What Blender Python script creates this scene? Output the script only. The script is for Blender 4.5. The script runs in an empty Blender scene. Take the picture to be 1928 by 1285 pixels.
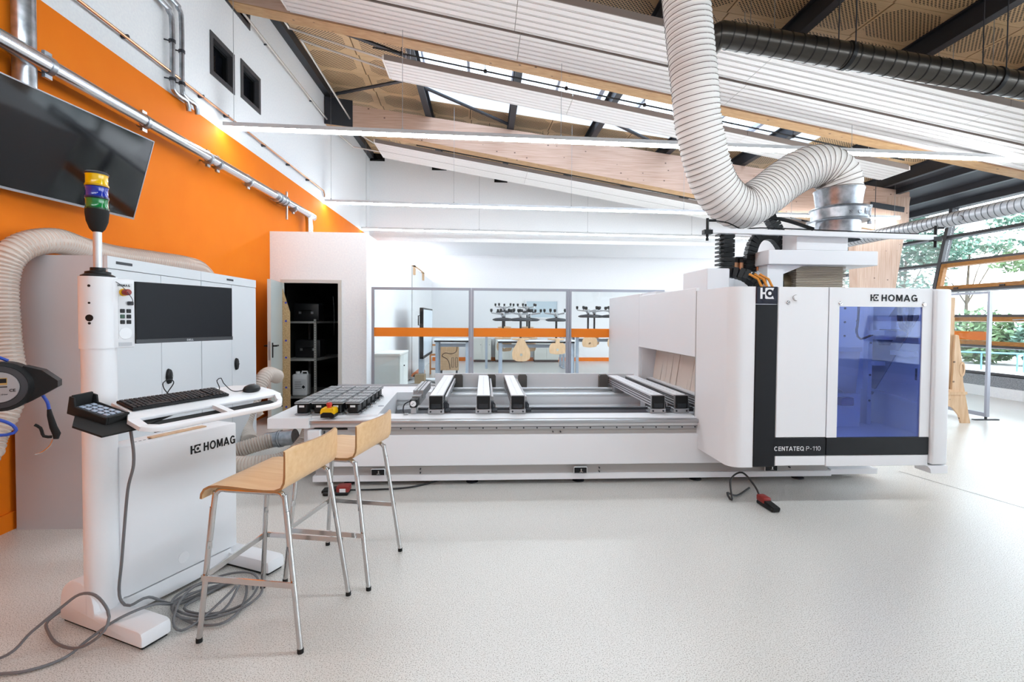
import bpy, bmesh, math, random
from math import sin, cos, pi, radians, atan2, sqrt, tan
from mathutils import Vector, Matrix, Euler
S = bpy.context.scene
COL = S.collection
random.seed(7)

# ------------------------------------------------------------------ camera, sky, exposure
def make_camera():
    f, H, cx, cy = 920.0, 1.5, 964.0, 623.5
    th, ph, ro = math.atan(53 / 920.0), 0.025, 0.007
    F = Vector((sin(th) * cos(ph), cos(th) * cos(ph), -sin(ph)))
    R = Vector((cos(th), -sin(th), 0)); U = R.cross(F)
    Rc = R * cos(ro) + U * sin(ro); Uc = U * cos(ro) - R * sin(ro)
    cam = bpy.data.cameras.new('camera'); o = bpy.data.objects.new('camera', cam); COL.objects.link(o)
    m = Matrix.Identity(4)
    for i in range(3):
        m[i][0] = Rc[i]; m[i][1] = Uc[i]; m[i][2] = -F[i]
    m[2][3] = H
    o.matrix_world = m
    cam.sensor_fit = 'HORIZONTAL'; cam.sensor_width = 36; cam.lens = f / 1928 * 36
    cam.shift_x = (964 - cx) / 1928; cam.shift_y = (cy - 642.5) / 1928
    cam.clip_start = .05; cam.clip_end = 300
    S.camera = o
make_camera()
W = bpy.data.worlds.new('sky'); S.world = W; W.use_nodes = True
bg = W.node_tree.nodes['Background']; bg.inputs[0].default_value = (.85, .92, 1, 1); bg.inputs[1].default_value = 8.5
S.view_settings.view_transform = 'Standard'; S.view_settings.look = 'None'
S.view_settings.gamma = 1; S.view_settings.use_curve_mapping = False
S.view_settings.exposure = 0.25
LED = 42.0          # radiance of the ceiling light lines
S.cycles.max_bounces = 6; S.cycles.diffuse_bounces = 3; S.cycles.glossy_bounces = 3
S.cycles.transparent_max_bounces = 12; S.cycles.transmission_bounces = 4
S.cycles.use_adaptive_sampling = True; S.cycles.adaptive_threshold = .04
S.cycles.use_denoising = True; S.cycles.use_light_tree = False
S.cycles.sample_clamp_indirect = 6
S.cycles.caustics_reflective = False; S.cycles.caustics_refractive = False

# ------------------------------------------------------------------ materials
def lin(c):
    if isinstance(c, str):
        c = [int(c[i:i + 2], 16) for i in (0, 2, 4)]
    return tuple(((x / 255) / 12.92 if x / 255 <= .04045 else ((x / 255 + .055) / 1.055) ** 2.4) for x in c) + (1,)
MATS = {}
def mat(name, col='808080', rough=.5, metal=0, emit=0, spec=.5, alpha=None, coat=0):
    if name in MATS: return MATS[name]
    m = bpy.data.materials.new(name); m.use_nodes = True
    b = m.node_tree.nodes['Principled BSDF']
    b.inputs['Base Color'].default_value = lin(col); b.inputs['Roughness'].default_value = rough
    b.inputs['Metallic'].default_value = metal; b.inputs['Specular IOR Level'].default_value = spec
    if coat: b.inputs['Coat Weight'].default_value = coat
    if emit:
        b.inputs['Emission Color'].default_value = lin(col); b.inputs['Emission Strength'].default_value = emit
    MATS[name] = m
    return m
def nodes(m):
    t = m.node_tree
    return t, t.nodes, t.links, t.nodes['Principled BSDF']
def noise_col(m, c1, c2, scale, stretch=(1, 1, 1), lo=.35, hi=.65, detail=4, bump=0, coord='Object', bscale=None):
    t, n, l, b = nodes(m)
    tc = n.new('ShaderNodeTexCoord'); mp = n.new('ShaderNodeMapping'); mp.inputs['Scale'].default_value = stretch
    nz = n.new('ShaderNodeTexNoise'); nz.inputs['Scale'].default_value = scale; nz.inputs['Detail'].default_value = detail
    r = n.new('ShaderNodeValToRGB'); r.color_ramp.elements[0].position = lo; r.color_ramp.elements[1].position = hi
    r.color_ramp.elements[0].color = lin(c1); r.color_ramp.elements[1].color = lin(c2)
    l.new(tc.outputs[coord], mp.inputs[0]); l.new(mp.outputs[0], nz.inputs[0]); l.new(nz.outputs[0], r.inputs[0]); l.new(r.outputs[0], b.inputs['Base Color'])
    if bump:
        bp = n.new('ShaderNodeBump'); bp.inputs['Strength'].default_value = bump; bp.inputs['Distance'].default_value = .003
        src = nz
        if bscale:
            src = n.new('ShaderNodeTexNoise'); src.inputs['Scale'].default_value = bscale; src.inputs['Detail'].default_value = 3
            l.new(mp.outputs[0], src.inputs[0])
        l.new(src.outputs[0], bp.inputs['Height']); l.new(bp.outputs[0], b.inputs['Normal'])
    return m

M_white = mat('white_paint', 'EDEDF0', .6)
M_wall = noise_col(mat('wall_plaster', 'F3F3F5', .8), 'F0F0F3', 'F6F6F7', 40, bump=.05)
M_orange = noise_col(mat('orange_paint', 'F07C12', .75, spec=.2), 'EE780E', 'F28016', 3, lo=.2, hi=.8)
M_orange2 = mat('orange_film', 'FF9626', .45)
def film(m):
    t = m.node_tree; n = t.nodes; l = t.links; b = n['Principled BSDF']; tr = n.new('ShaderNodeBsdfTranslucent'); tr.inputs[0].default_value = (1, .42, .05, 1)
    mx = n.new('ShaderNodeMixShader'); mx.inputs[0].default_value = .3; l.new(b.outputs[0], mx.inputs[1]); l.new(tr.outputs[0], mx.inputs[2]); l.new(mx.outputs[0], n['Material Output'].inputs[0])
film(M_orange2)
M_machine = mat('machine_white', 'EEEEF1', .4)
M_machine_g = mat('machine_grey', 'A9A5A2', .5)
M_black = mat('black_plastic', '0F1012', .45, spec=.35)
M_black_band = mat('black_band', '111217', .45, spec=.3)
M_rubber = mat('black_rubber', '121212', .8)
M_dark = mat('dark_steel', '34363C', .5, .3)
M_darkframe = mat('dark_window_frame', '4A494C', .5, .2)
M_alu = mat('brushed_aluminium', 'B4B5B8', .35, .85)
M_aluw = mat('bright_aluminium', 'DADBDD', .42, .5)
M_greyframe = mat('grey_metal_frame', 'A6A8B2', .4, .6)
M_chrome = mat('chrome', 'C9C9C9', .12, 1)
M_steel = mat('stainless_steel', 'D4D6DA', .2, 1)
M_galv = noise_col(mat('galvanised_steel', 'B0B4BA', .3, .9), '8E939A', 'C4C8CE', 14, lo=.3, hi=.7)
M_cable = mat('grey_cable', '6F6F72', .5)
M_cableb = mat('black_cable', '19191B', .5)
M_blue = mat('blue_hose', '1F4FC0', .4)
M_screen = mat('dark_screen', '14161C', .35, spec=.15)
M_tvscreen = mat('tv_screen', '0B0B0D', .06)
M_yellow = mat('yellow_plastic', 'F0B900', .4)
M_red = mat('red_plastic', 'C03028', .4)
M_copper = mat('copper_pipe', 'B98A6A', .3, .9)
M_locker = mat('light_grey_steel', 'D5D8DC', .4)
M_lockers = mat('grey_steel_side', 'C6C3C6', .45)
M_desk = mat('desk_grey', 'A9B2BF', .4, .3)
M_gap = mat('dark_gap', '2A2A2A', .9)

def wood(name, c1, c2, stretch, scale=6, rough=.5, knots=False, bump=.1):
    m = mat(name, c1, rough)
    noise_col(m, c1, c2, scale, stretch, .25, .75, 6, bump)
    if knots:
        t, n, l, b = nodes(m)
        ramp = [x for x in n if x.type == 'VALTORGB'][0]
        tc = [x for x in n if x.type == 'TEX_COORD'][0]
        v = n.new('ShaderNodeTexVoronoi'); v.inputs['Scale'].default_value = 6.5
        mp = n.new('ShaderNodeMapping'); mp.inputs['Scale'].default_value = (.7, 1, 1)
        r = n.new('ShaderNodeValToRGB'); r.color_ramp.elements[0].position = .055; r.color_ramp.elements[1].position = .11
        r.color_ramp.elements[0].color = (.09, .045, .03, 1); r.color_ramp.elements[1].color = (1, 1, 1, 1)
        mx = n.new('ShaderNodeMix'); mx.data_type = 'RGBA'; mx.blend_type = 'MULTIPLY'; mx.inputs[0].default_value = .85
        l.new(tc.outputs['Object'], mp.inputs[0]); l.new(mp.outputs[0], v.inputs[0]); l.new(v.outputs[0], r.inputs[0])
        l.new(ramp.outputs[0], mx.inputs[6]); l.new(r.outputs[0], mx.inputs[7]); l.new(mx.outputs[2], b.inputs['Base Color'])
    return m
M_glulam = wood('glulam_spruce', 'C29C86', 'DCBEAC', (.6, 6, 14), 3, .6, True)
M_glulamb = wood('glulam_underside', 'B08454', 'CBA274', (.6, 8, 14), 3, .55, True)  # browner tone for the bottom face of the beams
M_column = wood('glulam_column', 'C09A82', 'DEC4B2', (9, 3, .5), 3, .6, True)
M_ply = wood('beech_ply', 'DDAF7C', 'EBC597', (2, 14, 14), 2.6, .38)
M_plyedge = mat('ply_edge', 'A87C50', .5)
M_shell = wood('shell_wood', 'C9A27B', 'E2BF98', (14, 2, 3), 2, .45)
M_pine = wood('pine_wood', 'CFA47A', 'E6C7A4', (6, 6, .8), 4, .55, True)
M_winwood = wood('window_wood', '96601E', 'B27A34', (1, 3, 8), 4, .45)
M_cork = noise_col(mat('cork', 'A78662', .9), '8C6D4C', 'B6946C', 60, lo=.3, hi=.7)
M_chip = noise_col(mat('chipboard', 'C6A377', .8), 'A98558', 'D2B084', 70, lo=.3, hi=.7)
M_concrete = noise_col(mat('concrete', '8C8F94', .9), '74777C', 'A3A6AB', 45, lo=.3, hi=.7, bump=.2)
M_strip = mat('curtain_strip', 'DCD0C6', .6)

def m_floor():
    m = mat('resin_floor', 'C9C4BB', .24, spec=.5)
    t, n, l, b = nodes(m)
    tc = n.new('ShaderNodeTexCoord')
    a = n.new('ShaderNodeTexNoise'); a.inputs['Scale'].default_value = 190; a.inputs['Detail'].default_value = 2
    r = n.new('ShaderNodeValToRGB'); e = r.color_ramp.elements
    e[0].position = .33; e[0].color = lin('979189'); e[1].position = .46; e[1].color = lin('DCD9D4')
    x = e.new(.68); x.color = lin('E4E1DC')
    big = n.new('ShaderNodeTexNoise'); big.inputs['Scale'].default_value = .5; big.inputs['Detail'].default_value = 2
    r2 = n.new('ShaderNodeValToRGB'); r2.color_ramp.elements[0].position = .3; r2.color_ramp.elements[1].position = .7
    r2.color_ramp.elements[0].color = (.94, .94, .94, 1); r2.color_ramp.elements[1].color = (1, 1, 1, 1)
    mx = n.new('ShaderNodeMix'); mx.data_type = 'RGBA'; mx.blend_type = 'MULTIPLY'; mx.inputs[0].default_value = 1
    l.new(tc.outputs['Object'], a.inputs[0]); l.new(tc.outputs['Object'], big.inputs[0]); l.new(a.outputs[0], r.inputs[0]); l.new(big.outputs[0], r2.inputs[0])
    l.new(r.outputs[0], mx.inputs[6]); l.new(r2.outputs[0], mx.inputs[7]); l.new(mx.outputs[2], b.inputs['Base Color'])
    nb = n.new('ShaderNodeTexNoise'); nb.inputs['Scale'].default_value = 95; nb.inputs['Detail'].default_value = 2
    bp = n.new('ShaderNodeBump'); bp.inputs['Strength'].default_value = .35; bp.inputs['Distance'].default_value = .004
    l.new(tc.outputs['Object'], nb.inputs[0]); l.new(nb.outputs[0], bp.inputs['Height']); l.new(bp.outputs[0], b.inputs['Normal'])
    return m
M_floor = m_floor()

def m_perf():
    # plywood acoustic board: staggered holes inside a plain border; Object coordinates, so each board has its own field
    m = mat('perforated_ply', 'CBA06C', .6)
    t, n, l, b = nodes(m)
    tc = n.new('ShaderNodeTexCoord'); sx = n.new('ShaderNodeSeparateXYZ'); l.new(tc.outputs['Object'], sx.inputs[0])
    def math_(op, a, c=None, d=None):
        q = n.new('ShaderNodeMath'); q.operation = op
        for i, v in enumerate((a, c, d)):
            if v is None: continue
            if isinstance(v, (int, float)): q.inputs[i].default_value = v
            else: l.new(v, q.inputs[i])
        return q.outputs[0]
    P = .052
    u = math_('ADD', sx.outputs[0], sx.outputs[1]); v = math_('SUBTRACT', sx.outputs[0], sx.outputs[1])
    fu = math_('SUBTRACT', math_('FRACT', math_('ADD', math_('DIVIDE', u, P), 100.5)), .5)
    fv = math_('SUBTRACT', math_('FRACT', math_('ADD', math_('DIVIDE', v, P), 100.5)), .5)
    d2 = math_('ADD', math_('MULTIPLY', fu, fu), math_('MULTIPLY', fv, fv))
    hole = math_('LESS_THAN', d2, .105)
    inx = math_('LESS_THAN', math_('ABSOLUTE', sx.outputs[0]), .40); iny = math_('LESS_THAN', math_('ABSOLUTE', sx.outputs[1]), .285)
    dia = math_('LESS_THAN', math_('ADD', math_('MULTIPLY', math_('ABSOLUTE', sx.outputs[0]), .72), math_('ABSOLUTE', sx.outputs[1])), .46)
    mask = math_('MULTIPLY', math_('MULTIPLY', hole, inx), math_('MULTIPLY', iny, dia))
    nz = n.new('ShaderNodeTexNoise'); nz.inputs['Scale'].default_value = 3
    mp = n.new('ShaderNodeMapping'); mp.inputs['Scale'].default_value = (1, 12, 1); l.new(tc.outputs['Object'], mp.inputs[0]); l.new(mp.outputs[0], nz.inputs[0])
    r = n.new('ShaderNodeValToRGB'); r.color_ramp.elements[0].color = lin('CAA67A'); r.color_ramp.elements[1].color = lin('E2C096'); l.new(nz.outputs[0], r.inputs[0])
    mx = n.new('ShaderNodeMix'); mx.data_type = 'RGBA'; l.new(mask, mx.inputs[0]); l.new(r.outputs[0], mx.inputs[6]); mx.inputs[7].default_value = lin('2A1F16')
    l.new(mx.outputs[2], b.inputs['Base Color'])
    return m
M_perf = m_perf()

def m_glass(name, tint, refl=.06, rough=.02, body=None, bodyw=0):
    if name in MATS: return MATS[name]
    m = bpy.data.materials.new(name); m.use_nodes = True; t = m.node_tree; n = t.nodes; l = t.links
    n.remove(n['Principled BSDF']); out = n['Material Output']
    tr = n.new('ShaderNodeBsdfTransparent'); tr.inputs[0].default_value = tint
    gl = n.new('ShaderNodeBsdfGlossy'); gl.inputs['Roughness'].default_value = rough
    fr = n.new('ShaderNodeLayerWeight'); fr.inputs[0].default_value = .25
    mp = n.new('ShaderNodeMath'); mp.operation = 'MULTIPLY_ADD'; mp.inputs[1].default_value = .5; mp.inputs[2].default_value = refl
    l.new(fr.outputs['Fresnel'], mp.inputs[0])
    mx = n.new('ShaderNodeMixShader'); l.new(mp.outputs[0], mx.inputs[0]); l.new(tr.outputs[0], mx.inputs[1]); l.new(gl.outputs[0], mx.inputs[2])
    last = mx
    if body:
        df = n.new('ShaderNodeBsdfDiffuse'); df.inputs[0].default_value = body
        m2 = n.new('ShaderNodeMixShader'); m2.inputs[0].default_value = bodyw
        l.new(mx.outputs[0], m2.inputs[1]); l.new(df.outputs[0], m2.inputs[2]); last = m2
    l.new(last.outputs[0], out.inputs[0])
    MATS[name] = m
    return m
M_glass = m_glass('clear_glass', (.95, .97, .97, 1), .02)
M_glassdark = m_glass('dark_glass', (.02, .02, .03, 1), .05, body=(.01, .011, .015, 1), bodyw=.5)
M_glassblue = m_glass('blue_tinted_glass', (.58, .68, 1, 1), .03, body=(.2, .28, .8, 1), bodyw=.05)
M_skyglass = m_glass('skylight_glass', (.82, .87, .92, 1), .02, body=(.8, .85, .9, 1), bodyw=.12)
M_hosewhite = mat('white_hose_fabric', 'F2EEEA', .6)
M_hoseclear = m_glass('translucent_hose', (.92, .86, .8, 1), .05, .25, body=lin('F2E6DC'), bodyw=.6)
M_leddim = mat('led_diffuser_dimmed', 'E9F4FA', .5, emit=LED * .38)
M_led = mat('led_diffuser', 'E9F4FA', .5, emit=LED)

# ------------------------------------------------------------------ geometry helpers
class MB:
    def __init__(s): s.v = []; s.f = []
    def add(s, vs, fs):
        o = len(s.v); s.v += [tuple(v) for v in vs]; s.f += [tuple(i + o for i in f) for f in fs]; return s
    def box(s, x0, x1, y0, y1, z0, z1):
        return s.add([(x0, y0, z0), (x1, y0, z0), (x1, y1, z0), (x0, y1, z0), (x0, y0, z1), (x1, y0, z1), (x1, y1, z1), (x0, y1, z1)],
                     [(0, 3, 2, 1), (4, 5, 6, 7), (0, 1, 5, 4), (1, 2, 6, 5), (2, 3, 7, 6), (3, 0, 4, 7)])
    def beam(s, p, q, w, h, up=(0, 0, 1)):
        p = Vector(p); q = Vector(q); d = (q - p).normalized(); up = Vector(up)
        r = d.cross(up)
        if r.length < 1e-4: r = d.cross(Vector((1, 0, 0)))
        r.normalize(); u = r.cross(d)
        vs = []
        for c in (p, q):
            for a, b in ((-1, -1), (1, -1), (1, 1), (-1, 1)): vs.append(c + r * a * w / 2 + u * b * h / 2)
        return s.add(vs, [(0, 1, 2, 3), (7, 6, 5, 4), (0, 4, 5, 1), (1, 5, 6, 2), (2, 6, 7, 3), (3, 7, 4, 0)])
    def tube(s, pts, r, n=10, caps=True, closed=False):
        pts = [Vector(p) for p in pts]; N = len(pts)
        rs = r if isinstance(r, (list, tuple)) else [r] * N
        T = []
        for i in range(N):
            a = pts[(i - 1) % N] if (closed or i > 0) else pts[0]
            b = pts[(i + 1) % N] if (closed or i < N - 1) else pts[-1]
            t = (b - a); T.append(t.normalized() if t.length > 1e-9 else Vector((0, 0, 1)))
        up = Vector((0, 0, 1)) if abs(T[0].z) < .9 else Vector((1, 0, 0))
        nrm = T[0].cross(up).normalized()
        vs = []; o = []
        for i in range(N):
            nrm = nrm - T[i] * nrm.dot(T[i]); nrm.normalize(); b = T[i].cross(nrm)
            for k in range(n):
                a = 2 * pi * k / n; vs.append(pts[i] + (nrm * cos(a) + b * sin(a)) * rs[i])
        fs = []
        for i in range(N if closed else N - 1):
            j = (i + 1) % N
            for k in range(n):
                k2 = (k + 1) % n; fs.append((i * n + k, i * n + k2, j * n + k2, j * n + k))
        if caps and not closed:
            fs.append(tuple(range(n - 1, -1, -1))); fs.append(tuple((N - 1) * n + k for k in range(n)))
        return s.add(vs, fs)
    def cyl(s, p, q, r, n=16, r2=None): return s.tube([p, q], [r, r if r2 is None else r2], n)
    def lathe(s, prof, c=(0, 0, 0), n=24, axis='z', caps=True):
        vs = []
        for (r, h) in prof:
            for k in range(n):
                a = 2 * pi * k / n; x, y = r * cos(a), r * sin(a)
                p = {'z': (x, y, h), 'y': (x, h, y), 'x': (h, x, y)}[axis]
                vs.append((p[0] + c[0], p[1] + c[1], p[2] + c[2]))
        fs = []
        for i in range(len(prof) - 1):
            for k in range(n):
                k2 = (k + 1) % n; fs.append((i * n + k, i * n + k2, (i + 1) * n + k2, (i + 1) * n + k))
        if caps:
            fs.append(tuple(range(n - 1, -1, -1))); fs.append(tuple((len(prof) - 1) * n + k for k in range(n)))
        return s.add(vs, fs)
    def prism(s, poly, a, b, axis='y'):
        # poly of 2d points; axis = extrusion axis: 'y' -> (x,z), 'x' -> (y,z), 'z' -> (x,y)
        n = len(poly); f3 = {'y': lambda p, t: (p[0], t, p[1]), 'x': lambda p, t: (t, p[0], p[1]), 'z': lambda p, t: (p[0], p[1], t)}[axis]
        vs = [f3(p, a) for p in poly] + [f3(p, b) for p in poly]
        fs = [tuple(range(n)), tuple(range(2 * n - 1, n - 1, -1))] + [(i, i + n, (i + 1) % n + n, (i + 1) % n) for i in range(n)]
        return s.add(vs, fs)
    def rbox(s, x0, x1, y0, y1, z0, z1, r=.01, seg=2):
        bm = bmesh.new(); bmesh.ops.create_cube(bm, size=1)
        for v in bm.verts: v.co = Vector(((x0 + x1) / 2 + v.co.x * (x1 - x0), (y0 + y1) / 2 + v.co.y * (y1 - y0), (z0 + z1) / 2 + v.co.z * (z1 - z0)))
        bmesh.ops.bevel(bm, geom=bm.edges[:] , offset=r, segments=seg, affect='EDGES', profile=.5)
        bm.verts.index_update()
        s.add([v.co[:] for v in bm.verts], [[v.index for v in f.verts] for f in bm.faces]); bm.free(); return s
    def xf(s, m):
        s.v = [tuple(m @ Vector(v)) for v in s.v]; return s
    def join(s, o): return s.add(o.v, o.f)

WM = {}
def world_of(o): return WM.get(o, Matrix.Identity(4))
def mesh_from(name, mb, smooth=None):
    me = bpy.data.meshes.new(name); me.from_pydata(mb.v, [], mb.f)
    bm = bmesh.new(); bm.from_mesh(me); bmesh.ops.recalc_face_normals(bm, faces=bm.faces[:]); bm.to_mesh(me); bm.free()
    if smooth is not None:
        me.polygons.foreach_set('use_smooth', [True] * len(me.polygons)); me.set_sharp_from_angle(angle=radians(smooth))
    me.update(); return me
def ob(name, mb, m, parent=None, world=False, smooth=35, label=None, loc=None, rot=None):
    if world and parent is not None: mb.xf(world_of(parent).inverted())
    me = mb if isinstance(mb, bpy.types.Mesh) else mesh_from(name, mb, smooth)
    if m is not None and not me.materials: me.materials.append(m)
    o = bpy.data.objects.new(name, me); COL.objects.link(o)
    L = Matrix.Identity(4)
    if loc is not None or rot is not None:
        L = Matrix.LocRotScale(Vector(loc or (0, 0, 0)), Euler(rot or (0, 0, 0)), None)
        o.location = loc or (0, 0, 0); o.rotation_euler = rot or (0, 0, 0)
    if parent is not None: o.parent = parent
    WM[o] = world_of(parent) @ L if parent is not None else L
    if label: o['label'] = label
    return o
def tag(o, label, cat, group=None, kind=None):
    o['label'] = label; o['category'] = cat
    if group: o['group'] = group
    if kind: o['kind'] = kind
    return o
def thing(name, label, cat, loc=(0, 0, 0), rz=0, group=None, kind=None):
    o = bpy.data.objects.new(name, None); COL.objects.link(o); o.location = loc; o.rotation_euler = (0, 0, rz)
    o.empty_display_size = .1
    WM[o] = Matrix.LocRotScale(Vector(loc), Euler((0, 0, rz)), None)
    return tag(o, label, cat, group, kind)
def struct(o, label=None):
    o['kind'] = 'structure'
    if label: o['label'] = label
    return o
def sroot(name, label, loc=(0, 0, 0)):
    o = bpy.data.objects.new(name, None); COL.objects.link(o); o.location = loc; o.empty_display_size = .1
    WM[o] = Matrix.Translation(loc); return struct(o, label)
def B(*a): return MB().box(*a)
def RB(*a, **k): return MB().rbox(*a, **k)
def dup(root, loc, rz=None, label=None, group=None):
    r = root.copy(); COL.objects.link(r); r.location = loc
    if rz is not None: r.rotation_euler = (0, 0, rz)
    if label: r['label'] = label
    if group: r['group'] = group
    for ch in root.children:
        c = ch.copy(); COL.objects.link(c); c.parent = r
        for g in ch.children:
            d = g.copy(); COL.objects.link(d); d.parent = c
    WM[r] = Matrix.LocRotScale(Vector(loc), r.rotation_euler, None)
    return r
def smoothpath(pts, step=.03, closed=False):
    P = [Vector(p) for p in pts]; n = len(P); out = []
    for i in range(n if closed else n - 1):
        if closed: a, b, c, d = P[(i - 1) % n], P[i], P[(i + 1) % n], P[(i + 2) % n]
        else: a, b, c, d = P[max(i - 1, 0)], P[i], P[i + 1], P[min(i + 2, n - 1)]
        k = max(2, int((c - b).length / step))
        for j in range(k):
            t = j / k
            out.append(.5 * ((2 * b) + (c - a) * t + (2 * a - 5 * b + 4 * c - d) * t * t + (3 * b - a - 3 * c + d) * t ** 3))
    if not closed: out.append(P[-1])
    return out
def resample(pts, step):
    out = [pts[0]]; acc = 0
    for a, b in zip(pts, pts[1:]):
        L = (b - a).length
        if L < 1e-9: continue
        t = step - acc
        while t <= L:
            out.append(a.lerp(b, t / L)); t += step
        acc = (acc + L) % step
    return out
def corrugated(pts, r, pitch, depth, n=20):
    P = resample(smoothpath(pts, .01), pitch / 4); mb = MB()
    rs = [r + depth * (1, .3, -1, .3)[i % 4] for i in range(len(P))]
    return mb.tube(P, rs, n)
def helix(pts, r, pitch, wire, n=4, seg=14):
    P = resample(smoothpath(pts, .01), pitch / seg); N = len(P)
    up = Vector((0, 0, 1)); T0 = (P[1] - P[0]).normalized()
    if abs(T0.z) > .9: up = Vector((1, 0, 0))
    nrm = T0.cross(up).normalized(); out = []
    for i in range(N):
        t = (P[min(i + 1, N - 1)] - P[max(i - 1, 0)]).normalized()
        nrm = (nrm - t * nrm.dot(t)).normalized(); b = t.cross(nrm); a = 2 * pi * i / seg
        out.append(P[i] + (nrm * cos(a) + b * sin(a)) * r)
    return MB().tube(out, wire, n)
def text_mb(s, size=1, ext=.01, bold=0, width=1.0, align='LEFT', res=3):
    c = bpy.data.curves.new('t', 'FONT'); c.body = s; c.size = size; c.extrude = ext; c.offset = bold * size; c.align_x = align; c.resolution_u = res
    o = bpy.data.objects.new('t', c); COL.objects.link(o)
    dg = bpy.context.evaluated_depsgraph_get(); me = bpy.data.meshes.new_from_object(o.evaluated_get(dg))
    mb = MB(); mb.add([(v.co.x * width, v.co.y, v.co.z) for v in me.vertices], [tuple(p.vertices) for p in me.polygons])
    bpy.data.objects.remove(o); bpy.data.curves.remove(c); bpy.data.meshes.remove(me)
    return mb
def fit_text(s, x0, x1, h, ext, bold=0):
    mb = text_mb(s, 1, 1, bold); xs = [v[0] for v in mb.v]; ys = [v[1] for v in mb.v]
    a, b, c, d = min(xs), max(xs), min(ys), max(ys)
    mb.v = [((v[0] - a) / (b - a) * (x1 - x0), (v[1] - c) / (d - c) * h, v[2] * ext) for v in mb.v]
    return mb
def on_plane(mb, origin, xdir, ydir):
    x = Vector(xdir).normalized(); y = Vector(ydir).normalized(); z = x.cross(y); m = Matrix.Identity(4)
    for i in range(3): m[i][0] = x[i]; m[i][1] = y[i]; m[i][2] = z[i]; m[i][3] = origin[i]
    return mb.xf(m)
def stroke_text(s, x1, h, ext, t=.2, gap=.2):
    # bold sans capitals from strokes, height 1, fitted to width x1 and height h
    mb = MB(); x = 0.0
    def seg(p, q, w=t):
        d = Vector((q[0] - p[0], q[1] - p[1])); d.normalize(); n = Vector((-d.y, d.x)) * w / 2
        c = [(p[0] + n.x, p[1] + n.y), (p[0] - n.x, p[1] - n.y), (q[0] - n.x, q[1] - n.y), (q[0] + n.x, q[1] + n.y)]
        mb.add([(a, b, z) for z in (-1, 1) for a, b in c], [(0, 1, 2, 3), (7, 6, 5, 4), (0, 4, 5, 1), (1, 5, 6, 2), (2, 6, 7, 3), (3, 7, 4, 0)])
    def arc(cx, cy, rx, ry, a0, a1, n=20):
        vs = []
        for i in range(n + 1):
            a = radians(a0 + (a1 - a0) * i / n)
            for k in (0, t): vs += [(cx + (rx - k) * cos(a), cy + (ry - k * .92) * sin(a), z) for z in (-1, 1)]
        fs = []
        for i in range(n):
            o = i * 4; fs += [(o, o + 4, o + 6, o + 2), (o + 1, o + 3, o + 7, o + 5), (o, o + 1, o + 5, o + 4), (o + 2, o + 6, o + 7, o + 3)]
        mb.add(vs, fs)
    g = t / 2
    for c in s:
        w = {'H': .78, 'O': .98, 'M': .98, 'A': .9, 'G': .92, 'C': .9, 'E': .68, 'N': .8, 'T': .72, 'Q': .98, 'P': .72, '-': .4, '1': .42, '0': .68, ' ': .3}[c]; L, R = x + g, x + w - g; X = x + w / 2
        if c == 'H': seg((L, 0), (L, 1)); seg((R, 0), (R, 1)); seg((L, .5), (R, .5))
        elif c in 'O0Q':
            arc(X, .5, w / 2, .52, 0, 360, 32)
            if c == 'Q': seg((X + .12, .3), (x + w, -.04), t * .9)
        elif c == 'M': seg((L, 0), (L, 1)); seg((R, 0), (R, 1)); seg((L + t * .3, .96), (X, .1), t * .95); seg((R - t * .3, .96), (X, .1), t * .95)
        elif c == 'A': seg((L - g * .6, 0), (X, .98)); seg((R + g * .6, 0), (X, .98)); seg((x + w * .2, .28), (x + w * .8, .28), t * .9)
        elif c == 'G': arc(X, .5, w / 2, .52, 40, 345, 30); seg((X + .02, .46), (x + w, .46), t * .85); seg((R, .02), (R, .46), t * .9)
        elif c == 'C': arc(X, .5, w / 2, .52, 42, 318, 30)
        elif c == 'E': seg((L, 0), (L, 1)); [seg((L, y), (x + w, y), t * .92) for y in (g, .5, 1 - g)]
        elif c == 'N': seg((L, 0), (L, 1)); seg((R, 0), (R, 1)); seg((L, .97), (R, .03), t * 1.05)
        elif c == 'T': seg((x, 1 - g), (x + w, 1 - g)); seg((X, 0), (X, 1))
        elif c == 'P': seg((L, 0), (L, 1)); arc(x + w - .3, .72, .3, .29, -90, 90, 16); seg((L, 1 - g * .95), (x + w - .3, 1 - g * .95), t * .92); seg((L, .43 + g * .95), (x + w - .3, .43 + g * .95), t * .92)
        elif c == '-': seg((x + .04, .4), (x + w - .04, .4))
        elif c == '1': seg((R, 0), (R, 1)); seg((x, .76), (R, .93), t * .8)
        x += w + gap
    tot = x - gap
    mb.v = [(v[0] / tot * x1, v[1] * h, v[2] * ext) for v in mb.v]
    return mb
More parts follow.
